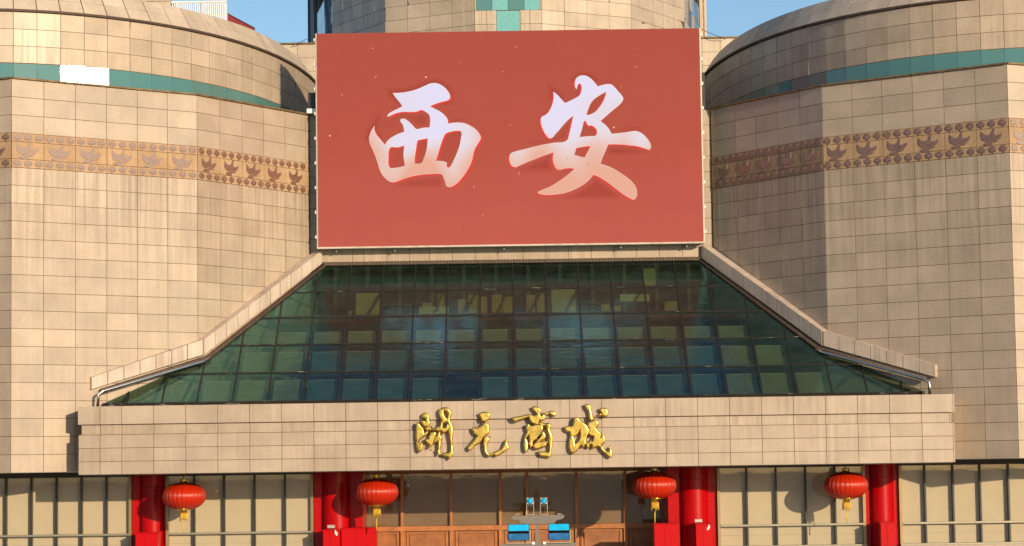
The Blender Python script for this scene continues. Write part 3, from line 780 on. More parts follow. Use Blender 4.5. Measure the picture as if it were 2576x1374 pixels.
G['shang'] = (2030, 1600, 5.285, [
    [[(500, 165), (570, 142), (640, 160), (695, 205), (705, 250), (680, 300), (690, 330), (770, 310), (790, 350), (775, 420), (720, 450), (670, 445), (650, 490), (700, 540), (560, 525), (510, 500), (460, 430), (440, 380), (330, 415), (230, 455), (160, 470), (110, 440), (70, 385), (150, 360), (270, 345), (380, 315), (460, 310), (540, 325), (600, 310), (560, 260), (520, 215)]],
    [[(700, 300), (770, 280), (820, 285), (870, 245), (930, 237), (1000, 265), (1030, 320), (990, 350), (950, 358), (900, 320), (850, 300), (790, 320)]],
    [[(660, 470), (720, 480), (780, 500), (850, 495), (900, 530), (910, 580), (890, 620), (920, 700), (948, 800), (945, 900), (925, 1050), (900, 1190), (880, 1220), (790, 1205), (670, 1180), (640, 1085), (740, 1095), (860, 1095), (865, 1000), (850, 900), (850, 780), (820, 650), (810, 560), (740, 570), (690, 560), (640, 520)]],
    [[(440, 505), (480, 540), (600, 520), (720, 530), (750, 600), (710, 690), (770, 680), (795, 740), (780, 830), (720, 870), (800, 870), (860, 885), (825, 920), (810, 970), (720, 1015), (580, 1040), (530, 1005), (540, 950), (600, 870), (640, 810), (590, 850), (530, 890), (520, 980), (490, 1025), (455, 980), (450, 900), (440, 760), (390, 820), (410, 860), (425, 920), (420, 1050), (400, 1110), (360, 1090), (335, 1000), (340, 850), (380, 710), (400, 680), (380, 620), (390, 550), (410, 520)]]])
G['cheng'] = (2240, 1600, 5.286, [
    [[(320, 370), (370, 380), (410, 430), (440, 455), (500, 490), (545, 530), (580, 590), (600, 650), (590, 720), (560, 790), (540, 870), (540, 930), (500, 990), (470, 1010), (430, 960), (400, 1000), (340, 1080), (270, 1140), (220, 1120), (185, 1050), (175, 900), (190, 810), (200, 750), (190, 690), (140, 680), (100, 650), (80, 600), (110, 560), (180, 555), (250, 540), (270, 470), (285, 400)], [(400, 660), (410, 740), (400, 810), (350, 880), (310, 920), (300, 850), (280, 790), (350, 750)]],
    [[(500, 110), (560, 98), (620, 120), (645, 180), (660, 280), (690, 420), (640, 455), (610, 430), (580, 260), (530, 190)]],
    [[(600, 470), (660, 450), (720, 420), (780, 445), (805, 490), (790, 550), (750, 610), (800, 660), (870, 710), (850, 780), (880, 770), (920, 745), (940, 800), (920, 910), (860, 960), (960, 1080), (1020, 1080), (1035, 990), (1060, 985), (1080, 1080), (1090, 1170), (1050, 1230), (1000, 1210), (930, 1130), (860, 1060), (830, 990), (760, 1000), (680, 1035), (660, 980), (640, 930), (600, 1020), (560, 1010), (530, 960), (540, 880), (620, 900), (680, 840), (690, 780), (620, 760), (580, 700), (600, 640), (570, 590), (560, 550)]],
    [[(810, 215), (850, 180), (910, 175), (970, 195), (1005, 250), (1000, 310), (970, 365), (910, 360), (870, 335), (800, 330), (800, 310), (860, 290), (840, 250)]]])
GS = 84.1 / 6000 / (4096 / 2576)          # metres on the beam face for one photograph pixel
glabel = {'kai': 'leftmost gilt raised character on the beam, with a looped top right stroke',
          'yuan': 'gilt raised three-stroke character, second from left on the stone beam',
          'shang': 'gilt raised boxy character with a wide top bar, third on the stone beam',
          'cheng': 'rightmost gilt raised character on the beam, with a dot at upper right'}
for key, (ox, oy, sc_, pieces) in G.items():
    def cv(p):
        X = ox + p[0] / sc_ - 2048.0; Y = oy + p[1] / sc_ - 1857.0
        r = 0.0145; X, Y = X - r * Y, Y + r * X
        return (X * GS - 0.085, 8.15 - Y * GS)
    allp = [cv(p) for pc in pieces for lp in pc for p in lp]
    cx = sum(p[0] for p in allp) / len(allp); zb = min(p[1] for p in allp)
    e = thing('gilded_character', glabel[key], 'sign letter', (cx, CY, zb), 'gilt characters mounted on the canopy beam')
    for j, pc in enumerate(pieces):
        loops = [[(a - cx, b - zb) for a, b in map(cv, lp)] for lp in pc]
        m = smooth(shape('stroke', loops, 0.035, 0.055, -0.05, 5), False)
        obj('stroke', m, M['gold'], e, Matrix.Translation((0, -0.115 - 0.006 * j, 0)))
    for fx, fz in ((-0.15, 0.35), (0.12, 0.7)):
        obj('fixing_pin', boxm('fixing_pin', fx - .015, fx + .015, -0.06, 0.09, fz - .015, fz + .015), M['darkmetal'], e)

# ------------------------------------------------------------------ glass roof
GR = thing('glass_roof', 'sloping blue-green glass roof above the stone canopy', 'glass roof', (0, 86, 10.5))
rl = Matrix.Translation((0, -86, -10.5))
GY0, GZ0, GSL = 85.94, 10.52, 0.704
def gz(y): return GZ0 + GSL * (y - GY0)
CHAIN = [(-14.9, 85.88), (-11.38, 88.45), (-7.45, 93.9)]
def chx(y):
    for (xa, ya), (xb, yb) in zip(CHAIN, CHAIN[1:]):
        if y <= yb: return xa + (xb - xa) * (y - ya) / (yb - ya)
    return CHAIN[-1][0]
def chy(x):
    x = -abs(x)
    if x >= CHAIN[-1][0]: return None
    for (xa, ya), (xb, yb) in zip(CHAIN, CHAIN[1:]):
        if x <= xb: return ya + (yb - ya) * (x - xa) / (xb - xa)
region = CHAIN + [(-x, y) for x, y in reversed(CHAIN)]
def clip(poly, x0, x1, y0, y1):
    for ax, v, keep in ((0, x0, 1), (0, x1, -1), (1, y0, 1), (1, y1, -1)):
        out = []
        for i, p in enumerate(poly):
            q = poly[(i + 1) % len(poly)]
            ip, iq = (p[ax] - v) * keep >= 0, (q[ax] - v) * keep >= 0
            if ip: out.append(p)
            if ip != iq:
                t = (v - p[ax]) / (q[ax] - p[ax]); out.append((p[0] + t * (q[0] - p[0]), p[1] + t * (q[1] - p[1])))
        poly = out
        if len(poly) < 3: return []
    return poly
rows = [85.94 + 1.566 * i for i in range(5)] + [93.86]
mx = [0.03 + 1.272 * k for k in range(-12, 13)]
GN = Vector((0, -GSL, 1)).normalized()
def sheet(name, poly, lift, th):
    n = len(poly)
    top = [Vector((x, y, gz(y))) + GN * lift for x, y in poly]
    v = [p - GN * th for p in top] + top
    f = [tuple(range(n - 1, -1, -1)), tuple(range(n, 2 * n))] + [(i, (i + 1) % n, n + (i + 1) % n, n + i) for i in range(n)]
    return mesh(name, v, f)
for y0, y1 in zip(rows, rows[1:]):
    for a, b in zip(mx, mx[1:]):
        pl = clip(region, a + .012, b - .012, y0 + .012, y1 - .012)
        if len(pl) < 3: continue
        ar = abs(sum(pl[i][0] * pl[(i + 1) % len(pl)][1] - pl[(i + 1) % len(pl)][0] * pl[i][1] for i in range(len(pl)))) / 2
        if ar < 0.03: continue
        o = obj('glass_pane', sheet('glass_pane', pl, random.uniform(0, .004), 0.012), M['roofglass'], GR, rl)
def bar(p, q, wd, up, dn):
    p, q = Vector(p), Vector(q); d = (q - p).normalized(); s = d.cross(GN).normalized() * wd / 2
    return hexa('bar', [p - s - GN * dn, p + s - GN * dn, p + s + GN * up, p - s + GN * up], [q - s - GN * dn, q + s - GN * dn, q + s + GN * up, q - s + GN * up])
for x in mx[1:-1]:
    ys = chy(x); ys = 85.94 if abs(x) <= 7.45 else ys
    ye = 93.86
    if abs(x) > 7.45: y_lo, y_hi = 85.94, chy(x)
    else: y_lo, y_hi = 85.94, 93.86
    if y_hi - y_lo < .3: continue
    obj('mullion', bar((x, y_lo, gz(y_lo)), (x, y_hi, gz(y_hi)), 0.055, 0.030, 0.10), M['mullion'], GR, rl)
for y in rows[:-1]:
    xx = -chx(y) - .02
    obj('transom', bar((-xx, y, gz(y)), (xx, y, gz(y)), 0.055, 0.026, 0.08), M['caulk'], GR, rl)
# coping stones along the wing walls
def coping(sgn):
    pts = [((-15.25, 85.80), 11.48, 11.05), ((-11.58, 88.40), 12.92, 12.36), ((-7.62, 93.95), 16.68, 16.16)]
    pts = [((sgn * -x, y), zt, zb) for (x, y), zt, zb in pts]
    for (A, at_, ab), (B, bt, bb), n in zip(pts, pts[1:], (7, 11)):
        a, b = Vector(A), Vector(B); d = (b - a).normalized()
        nn = Vector((d.y, -d.x)) if sgn < 0 else Vector((-d.y, d.x))
        for k in range(n):
            s0, s1 = k / n, (k + 1) / n
            g = 0.013 / (b - a).length
            q = []
            for s in (s0 + g, s1 - g):
                p = a + (b - a) * s; zt = at_ + (bt - at_) * s; zb = ab + (bb - ab) * s
                o = p + nn * 0.16; i = p - nn * 0.22
                q.append([(o.x, o.y, zb), (o.x, o.y, zt), (i.x, i.y, zt + .02), (i.x, i.y, zb)])
            obj('coping_stone', hexa('coping_stone', q[0], q[1]), M['coping'], GR, rl)
    # gutter and drain pipe
    gp = [(sgn * -x, y, z) for x, y, z in ((-7.40, 93.78, 16.06), (-11.30, 88.32, 12.26), (-14.85, 85.82, 10.98))]
    obj('gutter', tube('gutter', gp, 0.085, 8), M['darktrim'], GR, rl)
    pp = [(sgn * -x, y, z) for x, y, z in ((-11.20, 88.20, 12.22), (-11.5, 87.98, 12.08), (-14.72, 85.55, 10.98), (-14.88, 85.48, 10.86), (-14.90, 85.48, 10.35))]
    obj('drain_pipe', tube('drain_pipe', pp, 0.055, 10), M['steel'], GR, rl)
    # bird spikes
    sp = []
    for (p, q) in zip(gp, gp[1:]):
        L = (Vector(q) - Vector(p)).length; n = int(L / 0.16)
        for k in range(n):
            c = Vector(p).lerp(Vector(q), (k + .5) / n)
            sp.append(tube('sp', [c + Vector((0, 0, 0.02)), c + Vector((-sgn * .10, -.12, 0.05))], 0.008, 3))
    tag(obj('bird_spikes', merge('bird_spikes', sp), M['transom'], GR, rl), None, kind='stuff')
coping(-1); coping(1)
obj('ridge_gutter', boxm('ridge_gutter', -7.45, 7.45, 93.72, 94.0, 16.06, 16.18), M['darktrim'], GR, rl)
sp = [tube('sp', [(-7.3 + .12 * k, 93.75, 16.16), (-7.3 + .12 * k, 93.62, 16.08)], .009, 3) for k in range(122)]
tag(obj('bird_spikes', merge('bird_spikes', sp), M['coping'], GR, rl), None, kind='stuff')
# shade boards fixed under the lower rows of panes
for r_, (y0, y1) in enumerate(zip(rows[:3], rows[1:4])):
    for a, b in zip(mx, mx[1:]):
        ya, yb = y0 + .13, y1 - .13
        if r_ == 2: yb = y0 + 1.02
        if max(abs(a), abs(b)) + .1 > -chx(y1): continue
        if random.random() < 0.02: continue
        j = random.uniform(-.02, .02)
        pl = [(a + .11 + j, ya), (b - .11 + j, ya), (b - .12 + j, yb), (a + .10 + j, yb)]
        sb = obj('shade_board', sheet('shade_board', pl, -0.24, 0.02), M['shade_skyblue'] if r_ < 2 and max(abs(a), abs(b)) < 8.3 else M['shade'], GR, rl)
        (p0, q0), (p1, q1), (p2, q2), (p3, q3) = pl
        for k_, ed in enumerate(([(p0, q0), (p1, q1), (p1, q1 + .03), (p0, q0 + .03)], [(p3, q3 - .03), (p2, q2 - .03), (p2, q2), (p3, q3)], [(p1 - .03, q1 + .03), (p1, q1 + .03), (p2, q2 - .03), (p2 - .03, q2 - .03)])):
            obj('board_edging', sheet('board_edging', ed, -0.232, 0.006), M['white'], sb)

# upper gallery behind the glass
gal = thing('gallery', 'dim storage gallery seen through the upper panes of the glass roof', 'room', (0, 94, 9.6))
rl = Matrix.Translation((0, -94, -9.6))
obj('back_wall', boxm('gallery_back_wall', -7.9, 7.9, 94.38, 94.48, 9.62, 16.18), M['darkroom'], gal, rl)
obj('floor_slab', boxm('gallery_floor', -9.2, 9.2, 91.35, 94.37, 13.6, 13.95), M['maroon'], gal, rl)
for k in range(12):
    x = -7.0 + 1.272 * k
    obj('post', boxm('gallery_post', x - .07, x + .07, 94.1, 94.37, 13.96, 16.17), M['shadeframe'], gal, rl)
def cbox(x, y, z, wd, dp, ht, label):
    o = thing('cardboard_box', label, 'box', (x, y, z), 'cardboard boxes stored behind the glass roof')
    obj('carton', boxm('carton', -wd / 2, wd / 2, -dp / 2, dp / 2, 0, ht, 0.006), M['card'], o)
    obj('tape', boxm('tape', -.025, .025, -dp / 2 - .003, dp / 2 + .003, 0.012, ht + .003), M['fringe'], o)
    o.rotation_euler.z = R(random.uniform(-5, 5))
    return o
BX = [(-3.30, .42, .5, 'stubby carton left of the tall narrow box behind the glass roof'), (-2.78, .26, .82, 'tall narrow carton, first tall box from the left behind the glass'),
      (-1.95, .36, .62, 'carton at the left end of the second stack behind the glass roof'), (-1.55, .36, .80, 'tall carton in the middle of the second stack behind the glass'), (-1.15, .34, .72, 'carton at the right end of the second stack behind the glass roof'),
      (-0.62, .40, .78, 'left carton of the pair just left of the centre mullion'), (-0.18, .40, .70, 'right carton of the pair just left of the centre mullion'),
      (0.72, .34, .74, 'left carton of the trio right of the centre mullion'), (1.08, .30, .84, 'tallest carton of the trio right of the centre mullion'), (1.42, .32, .70, 'right carton of the trio beside the tall yellow board'),
      (3.62, .34, .34, 'small low carton right of the tall yellow board'), (4.05, .30, .28, 'small carton second right of the yellow board'),
      (6.15, .50, .42, 'brown carton under the right end of the glass roof'), (-6.1, .5, .24, 'flat carton near the left yellow board')]
for x, wd, ht, lb in BX:
    cbox(x, 92.75 + random.uniform(-.1, .15), 13.955, wd, .4, ht, lb)
def board(x, y, z, wd, ht, mt, label, tilt=0.0, name='display_board', cat='board'):
    o = thing(name, label, cat, (x, y, z))
    obj('sheet', boxm('board_sheet', -wd / 2, wd / 2, -.012, .012, 0, ht), M[mt], o)
    obj('backing', boxm('board_backing', -wd / 2 + .05, wd / 2 - .05, .013, .035, 0.05, ht - .05), M['card'], o)
    o.rotation_euler = (0, R(tilt), 0)
    return o
board(-5.62, 92.25, 13.96, .92, .92, 'board', 'square yellow board leaning behind the glass roof, left side', 1.5)
board(2.0, 92.22, 13.96, .92, .92, 'board', 'square yellow board behind the glass roof, right of centre', -2.5)
board(5.42, 93.55, 14.95, .46, .80, 'board', 'narrow upright yellow board in the top row of roof panes', -1)
board(-3.05, 92.2, 13.96, 1.15, .32, 'banner', 'pale printed banner strip in front of the leftmost cartons', 0, 'banner', 'banner')
board(4.75, 92.4, 14.38, 1.15, .28, 'banner', 'pale printed banner strip hanging right behind the glass roof', 1, 'banner', 'banner')

# ------------------------------------------------------------------ red columns
def column(x, r, pier0, pier1, cabs, label):
    e = thing('red_column', label, 'column', (x, 88.2, 0), 'red columns under the canopy')
    rl = Matrix.Translation((-x, -88.2, 0))
    obj('pier', boxm('pier', pier0, pier1, 88.12, 90.6 if abs(x) < 8 else 88.6, 0, 7.96), M['red'], e, rl)
    for (z0, z1) in ((7.50, 7.96), (3.6, 7.485), (0, 3.585)):
        for (a0, a1) in ((180, 236), (237, 303), (304, 360)):
            vs, fs = [], []
            n = 10
            for rr in (r, r - .05):
                for z in (z0, z1):
                    for i in range(n + 1):
                        a = R(a0 + (a1 - a0) * i / n); vs.append((rr * math.cos(a), rr * math.sin(a), z))
            def id_(k, i): return k * (n + 1) + i
            for i in range(n):
                fs += [(id_(0, i), id_(0, i + 1), id_(1, i + 1), id_(1, i)), (id_(2, i + 1), id_(2, i), id_(3, i), id_(3, i + 1)), (id_(1, i), id_(1, i + 1), id_(3, i + 1), id_(3, i)), (id_(0, i + 1), id_(0, i), id_(2, i), id_(2, i + 1))]
            fs += [(id_(0, 0), id_(1, 0), id_(3, 0), id_(2, 0)), (id_(1, n), id_(0, n), id_(2, n), id_(3, n))]
            obj('curved_cladding', mesh('curved_cladding', vs, fs), M['red'], e)
    obj('inner_shaft', lathe('inner_shaft', [(r - .06, 0), (r - .06, 7.95)], 24), M['joint'], e)
    for (x0, x1, y0, zt) in cabs:
        c = obj('cabinet', boxm('column_cabinet', x0, x1, y0, 87.66, 0, zt, 0.012), M['redbox'], e, rl)
        obj('lid', boxm('cabinet_lid', x0 - .02, x1 + .02, y0 - .02, 87.66, zt + .002, zt + .03), M['redbox'], c)
        xm = x0 + (x1 - x0) * 0.42
        for da, db in ((x0 + .02, xm - .006), (xm + .006, x1 - .02)):
            d_ = obj('door', boxm('cabinet_door', da, db, y0 - .012, y0 - .002, 3.2, zt - .04, 0.003), M['redbox'], e, rl)
            obj('handle', boxm('cabinet_handle', db - .05, db - .035, y0 - .03, y0 - .0125, 4.9, 5.05), M['darkmetal'], d_)
    return e
column(-6.58, 0.53, -7.40, -5.62, [(-6.98, -6.36, 86.7, 5.86), (-6.34, -5.06, 87.0, 5.90)], 'red column left of the timber entrance, half hidden in lantern shadow')
column(6.58, 0.53, 5.62, 7.40, [(5.01, 5.95, 87.0, 5.90), (6.50, 7.12, 86.7, 5.88)], 'red column right of the timber entrance with a camera on its box')
column(-13.36, 0.45, -14.08, -12.86, [(-13.79, -12.97, 86.9, 5.85)], 'leftmost slim red column between the cream shop windows')
column(13.48, 0.45, 12.88, 14.08, [(13.21, 13.77, 86.9, 5.85)], 'rightmost slim red column between the cream shop windows')

# ------------------------------------------------------------------ shopfront windows
def shopfront(xs, label, edge=True):
    e = thing('shopfront_window', label, 'window', ((xs[0] + xs[-1]) / 2, 88.2, 0), 'cream-backed shopfront windows')
    rl = Matrix.Translation((-(xs[0] + xs[-1]) / 2, -88.2, 0))
    obj('backing_wall', boxm('shop_backing_wall', xs[0], xs[-1], 88.26, 88.7, 0, 8.09), M['joint'], e, rl)
    obj('base', boxm('shop_base', xs[0], xs[-1], 87.9, 88.25, 0, 4.98), M['canopy'], e, rl)
    obj('head', boxm('shop_head', xs[0], xs[-1], 87.94, 88.25, 7.90, 8.09), M['soffit'], e, rl)
    for i, (a, b) in enumerate(zip(xs, xs[1:])):
        for z0, z1 in ((5.05, 5.42), (5.425, 5.75), (5.82, 7.89)):
            obj('blind_board', boxm('blind_board', a + .004, b - .004, 88.20, 88.25, z0, z1), M['blind'], e, rl)
        for z0, z1 in ((5.05, 5.75), (5.82, 7.89)):
            obj('glass_pane', boxm('shop_pane', a + .03, b - .03, 88.07, 88.078, z0, z1), M['clear'], e, rl)
    for i, x in enumerate(xs):
        end = i in (0, len(xs) - 1)
        wd = .05 if end else .032
        xx = x + (.05 if i == 0 else -.05 if i == len(xs) - 1 else 0)
        obj('mullion', boxm('shop_mullion', xx - wd, xx + wd, 87.97, 88.19, 4.98, 7.9), M['brass'] if end else M['darkmetal'], e, rl)
    obj('transom', boxm('shop_transom', xs[0] + .1, xs[-1] - .1, 87.945, 88.19, 5.752, 5.818), M['transom'], e, rl)
    obj('sill', boxm('shop_sill', xs[0], xs[-1], 87.86, 88.19, 4.985, 5.045), M['transom'], e, rl)
shopfront([-20.56, -19.64, -18.72, -17.78, -16.86, -15.94, -15.02, -14.10], 'cream shopfront window at far left, left of the slim red column')
shopfront([-12.84, -11.80, -10.70, -9.58, -8.46, -7.42], 'cream shopfront window between the two left red columns')
shopfront([7.42, 8.51, 9.59, 10.67, 11.75, 12.86], 'cream shopfront window between the two right red columns')
shopfront([14.10, 15.06, 16.09, 17.09, 18.13, 19.15, 20.17], 'cream shopfront window at far right, right of the slim red column')

# ------------------------------------------------------------------ timber entrance
EY = 90.75
en = thing('timber_doorway', 'brown timber entrance front with dark panes between the central columns', 'entrance', (0, 90.9, 0))
rl = Matrix.Translation((0, -90.9, 0))
obj('backing_wall', boxm('entrance_backing', -7.6, 7.6, 91.0, 91.3, 0, 8.04), M['joint'], en, rl)
ex = [-5.72, -4.29, -2.43, -0.57, 0.44, 2.32, 4.16, 5.62]
obj('head_beam', boxm('entrance_head', -5.75, 5.65, EY - .05, 90.99, 7.84, 8.04), M['wood'], en, rl)
obj('rail', boxm('entrance_rail', -5.75, 5.65, EY - .06, 90.99, 5.68, 5.86), M['woodframe'], en, rl)
for x in ex:
    obj('frame_post', boxm('frame_post', x - .055, x + .055, EY - .03, 90.98, 5.862, 7.838), M['woodframe'], en, rl)
    for dz in (0,):
        obj('door_stile', boxm('door_stile', x - .07, x + .07, EY - .05, 90.98, 0, 5.678), M['woodframe'], en, rl)
for a, b in zip(ex, ex[1:]):
    obj('blind_board', boxm('entrance_blind', a + .06, b - .06, 90.90, 90.93, 5.87, 7.83), M['blinddark'], en, rl)
    obj('glass_pane', boxm('entrance_pane', a + .057, b - .057, EY + .02, EY + .028, 5.864, 7.836), M['tinted'], en, rl)
    for k, (z0, z1) in enumerate(((4.55, 5.66), (3.3, 4.5), (2.05, 3.25), (0.05, 2.0))):
        p = obj('door_panel', boxm('door_panel', a + .075, b - .075, EY + .05, 90.98, z0, z1), M['wood'], en, rl)
        for s in (a + .16, b - .22):
            obj('moulding', boxm('moulding', s, s + .06, EY + .01, EY + .05, z0 + .03, z1 - .03), M['woodframe'], p)
        obj('raised_field', boxm('raised_field', a + .26, b - .26, EY + .02, EY + .049, z0 + .10, z1 - .10, 0.02), M['wood'], p)

# ------------------------------------------------------------------ lanterns
def lantern(x, z, label, drop=0.0):
    e = thing('red_lantern', label, 'lantern', (x, 86.28, z), 'red lanterns hanging from the canopy')
    prof = []
    for k in range(25):
        a = -math.pi / 2 + math.pi * k / 24
        prof.append((max(0.10, 0.795 * max(0.0, math.cos(a)) ** 0.82), 0.49 * math.sin(a)))
    body = obj('silk_body', lathe('lantern_body', prof, 168, 28, 0.028), M['silk'], e)
    obj('top_cap', lathe('lantern_top_cap', [(.15, .46), (.155, .48), (.125, .50), (.125, .60), (.135, .62), (.05, .63)], 24), M['goldcap'], e)
    obj('bottom_trim', lathe('lantern_bottom_trim', [(.20, -.505), (.30, -.475), (.36, -.455), (.2, -.46)], 32, 16, .06), M['goldcap'], e)
    obj('bottom_cap', lathe('lantern_bottom_cap', [(.05, -.66), (.13, -.655), (.125, -.52), (.15, -.49), (.1, -.48)], 24), M['goldcap'], e)
    for k in range(22):
        a = 2 * math.pi * k / 22; r0 = .128
        l = random.uniform(.20, .30)
        p = [(r0 * math.cos(a), r0 * math.sin(a), -.60), ((r0 + .012) * math.cos(a), (r0 + .012) * math.sin(a), -.60 - l)]
        obj('fringe_strand', tube('fringe_strand', p, .016, 4), M['fringe'], e)
    obj('tassel_cord', tube('tassel_cord', [(0, 0, -.64), (.004, 0, -1.0), (-.01, 0, -1.34)], .022, 6), M['fringe'], e)
    obj('hanging_wire', tube('hanging_wire', [(0, 0, .62), (0, 0, 7.97 - z)], .012, 5), M['cable'], e)
lantern(-11.94, 7.17, 'red satin lantern in front of the cream window, leftmost of four')
lantern(-5.00, 7.21, 'red satin lantern left of the timber entrance')
lantern(5.02, 7.31, 'red satin lantern right of the timber entrance')
lantern(11.92, 7.21, 'red satin lantern in front of the cream window, rightmost of four')

# ------------------------------------------------------------------ floodlight mast
ms = thing('floodlight_mast', 'grey steel floodlight mast with blue-glass lamps before the entrance', 'lamp post', (0.71, 78, 0))
rl = Matrix.Translation((-0.71, -78, 0))
obj('post', boxm('mast_post', .655, .765, 77.95, 78.06, 0, 6.25), M['grey'], ms, rl)
plate = [(-.14, 6.47), (-.13, 6.40), (-.10, 6.36), (.12, 6.33), (.14, 6.27), (.18, 6.23), (.45, 6.205), (.71, 6.2), (1.0, 6.205), (1.26, 6.235), (1.32, 6.31), (1.54, 6.36), (1.58, 6.42), (1.59, 6.49), (.71, 6.485)]
pm = shape('mast_plate', [plate], 0.02, 0, 0, 4, False)
obj('top_plate', pm, M['grey'], ms, rl @ Matrix.Translation((0, 77.90, 0)))
obj('top_plate', boxm('mast_shelf', -.05, 1.5, 77.93, 78.12, 6.44, 6.475), M['grey'], ms, rl)
pl2 = [(-.50, 5.57), (1.96, 5.585), (1.90, 5.45), (1.7, 5.38), (-.25, 5.37), (-.42, 5.44)]
obj('lower_plate', shape('mast_plate2', [pl2], 0.02, 0, 0, 4, False), M['grey'], ms, rl @ Matrix.Translation((0, 77.88, 0)))
obj('lower_shelf', boxm('mast_lower_shelf', -.42, 1.85, 77.9, 78.2, 5.50, 5.54), M['grey'], ms, rl)
for cx in (.095, 1.40):
    for k, (zc_, mt) in enumerate(((6.085, 'lens_skycyan'), (5.80, 'lens_skyblue'))):
        h = obj('lamp_housing', boxm('lamp_housing', -.345, .345, -.02, .24, -.125, .125, 0.012), M['black'], ms, rl @ Matrix.Translation((cx, 77.72, zc_)) @ Matrix.Rotation(R(-18 if k == 0 else 6), 4, 'X'))
        obj('lens', boxm('lens', -.325, .325, -.032, -.021, -.105, .105), M[mt], h)
    for s in (-1, 1):
        obj('yoke', boxm('yoke', cx + s * .37 - .012, cx + s * .37 + .012, 77.78, 77.86, 5.60, 6.0), M['greylight'], ms, rl)
    obj('yoke', boxm('yoke_base', cx - .385, cx + .385, 77.76, 77.88, 5.585, 5.605), M['greylight'], ms, rl)
    obj('junction_box', boxm('junction_box', cx + (.42 if cx < .7 else -.52), cx + (.52 if cx < .7 else -.42), 77.80, 77.9, 5.545, 5.63), M['white'], ms, rl)
for cx in (.48, .925):
    h = obj('lamp_housing', boxm('small_lamp_housing', -.112, .112, 0, .2, -.11, .11, 0.01), M['greylight'], ms, rl @ Matrix.Translation((cx, 77.8, 6.95)) @ Matrix.Rotation(R(-6), 4, 'X'))
    lens = lathe('round_lens', [(.088, 0), (.088, .012)], 28); lens.transform(Matrix.Rotation(R(90), 4, 'X'))
    obj('lens', lens, M['lens_skycyan'], h)
    ring = lathe('lens_ring', [(.1, 0), (.1, .006)], 28); ring.transform(Matrix.Rotation(R(90), 4, 'X'))
    obj('lens_ring', ring, M['black'], h)
    obj('driver_box', boxm('driver_box', cx - .1, cx + .1, 77.85, 77.97, 6.745, 6.83), M['black'], ms, rl)
    for s in (-1, 1):
        obj('yoke', boxm('small_yoke', cx + s * .115 - .008, cx + s * .115 + .008, 77.84, 77.88, 6.52, 6.95), M['greylight'], ms, rl)
    obj('yoke', boxm('small_yoke_base', cx - .123, cx + .123, 77.82, 77.9, 6.505, 6.52), M['greylight'], ms, rl)
    obj('cable', tube('lamp_cable', [(cx + .06, 77.9, 6.75), (cx + .02, 77.9, 6.65), (cx - .07, 77.92, 6.55), (cx - .08, 77.94, 6.47)], .012, 6), M['cable'], ms, rl)
for x in (.06, 1.42):
    obj('cap_plate', boxm('cap_plate', x - .07, x + .08, 77.88, 78.05, 6.515, 6.53), M['greylight'], ms, rl)
    obj('cap_stem', boxm('cap_stem', x - .03, x + .03, 77.92, 78.0, 6.47, 6.514), M['grey'], ms, rl)

# ------------------------------------------------------------------ small fittings
def camera_unit(x, z, y, s, label):
    e = thing('security_camera', label, 'camera', (x, y, z), 'security cameras on the red column boxes')
    obj('bracket', boxm('camera_bracket', -.02, .02, -.05, .2, .03, .07), M['white'], e)
    b = lathe('camera_body', [(.045, 0), (.05, .02), (.05, .2), (.03, .22)], 14)
    b.transform(Matrix.Rotation(R(s * 25), 4, 'Y') @ Matrix.Rotation(R(30), 4, 'X') @ Matrix.Translation((0, 0, -.2)))
    obj('body', b, M['white'], e)
camera_unit(-6.52, 5.80, 86.66, -1, 'white bullet camera on the red box left of the entrance')
camera_unit(6.98, 5.80, 86.66, 1, 'white bullet camera on the red box right of the entrance')
def flood(x, z, y, label):
    e = thing('small_floodlight', label, 'floodlight', (x, y, z), 'small floodlights on the red boxes')
    obj('housing', boxm('flood_housing', -.14, .14, -.08, .06, .04, .16, .01), M['greylight'], e)
    obj('foot', boxm('flood_foot', -.05, .05, -.05, .05, 0, .038), M['black'], e)
flood(-6.68, 5.895, 86.85, 'small grey floodlight on the box at the left central column')
flood(6.62, 5.915, 86.85, 'small grey floodlight on the box at the right central column')

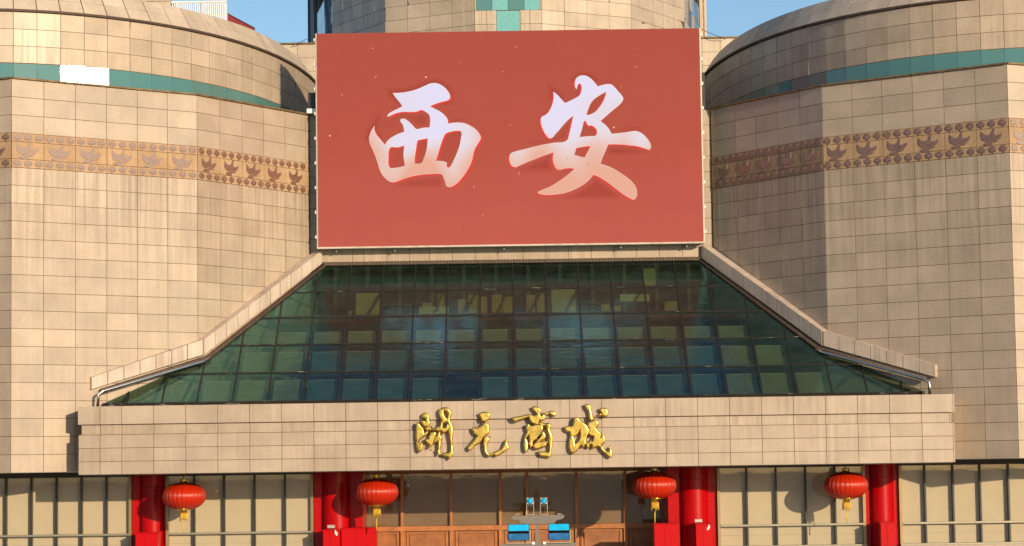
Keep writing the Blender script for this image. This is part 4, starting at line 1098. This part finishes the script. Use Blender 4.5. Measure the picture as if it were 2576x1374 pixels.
lv = thing('louvre_screen', 'white slatted plant screen on the roof at upper left', 'screen', (-13.6, 104, 25.7))
rl = Matrix.Translation((13.6, -104, -25.7))
for k in range(26):
    x = -14.84 + .0925 * k
    obj('slat', boxm('louvre_slat', x, x + .052, 104, 104.04, 27.4, 28.66), M['white'], lv, rl)
obj('rail', boxm('louvre_rail', -14.88, -12.42, 103.98, 104.06, 28.665, 28.74), M['white'], lv, rl)
obj('rail', boxm('louvre_rail_low', -14.88, -12.42, 104.045, 104.1, 28.06, 28.12), M['white'], lv, rl)
for x in (-14.8, -13.6, -12.5):
    obj('stand', boxm('louvre_stand', x, x + .06, 104.11, 104.2, 25.7, 28.7), M['white'], lv, rl)
pb = thing('plant_box', 'pale stone plant housing at the top left edge of the roof', 'plant housing', (-16.0, 104, 25.7))
obj('housing', boxm('plant_housing', -1.6, 1.1, 0, 2, 0, 3.05), M['tower'], pb)
obj('lid', boxm('plant_lid', -1.65, 1.13, -.05, 2.05, 3.052, 3.12), M['tower'], pb)
rf = thing('red_roof_fin', 'sloping dark red roof panel behind the left drum', 'roof panel', (-11.9, 104.5, 25.7))
obj('panel', hexa('red_fin', [(-.54, 0, 0), (-.54, .3, 0), (-.54, .3, 2.54), (-.54, 0, 2.54)], [(.62, 0, 0), (.62, .3, 0), (.62, .3, 1.88), (.62, 0, 1.88)]), M['redroof'], rf)
obj('edge_cap', hexa('red_fin_cap', [(-.56, -.04, 2.545), (-.56, .34, 2.545), (-.56, .34, 2.58), (-.56, -.04, 2.58)], [(.64, -.04, 1.88), (.64, .34, 1.88), (.64, .34, 1.915), (.64, -.04, 1.915)]), M['darktrim'], rf)
for s in (-1, 1):
    cb = tag(obj('rooftop_cable', tube('rooftop_cable', [(s * 8.7, 107.5, 27.84), (s * 9.1, 107.5, 27.64), (s * 9.5, 107.5, 27.47), (s * 9.9, 107.8, 27.36)], .014, 5), M['cable']), 'thin black cable strung from the tower to the rear roof, %s side' % ('left' if s < 0 else 'right'), 'cable', 'cables beside the tower')
kb = thing('control_box', 'black control box on a white shelf at the left screen edge', 'control box', (-7.85, 94.2, 22.1))
obj('cabinet', boxm('control_cabinet', -.14, .3, -.5, .1, .25, .85), M['black'], kb)
obj('shelf', boxm('control_shelf', -.18, .34, -.6, .15, 0.02, .2), M['white'], kb)
tp = tag(obj('cable_tray', boxm('cable_tray', 7.62, 7.80, 94.1, 94.3, 22.1, 23.6, .01), M['black']), 'black upright cable tray at the right edge of the screen', 'cable tray')
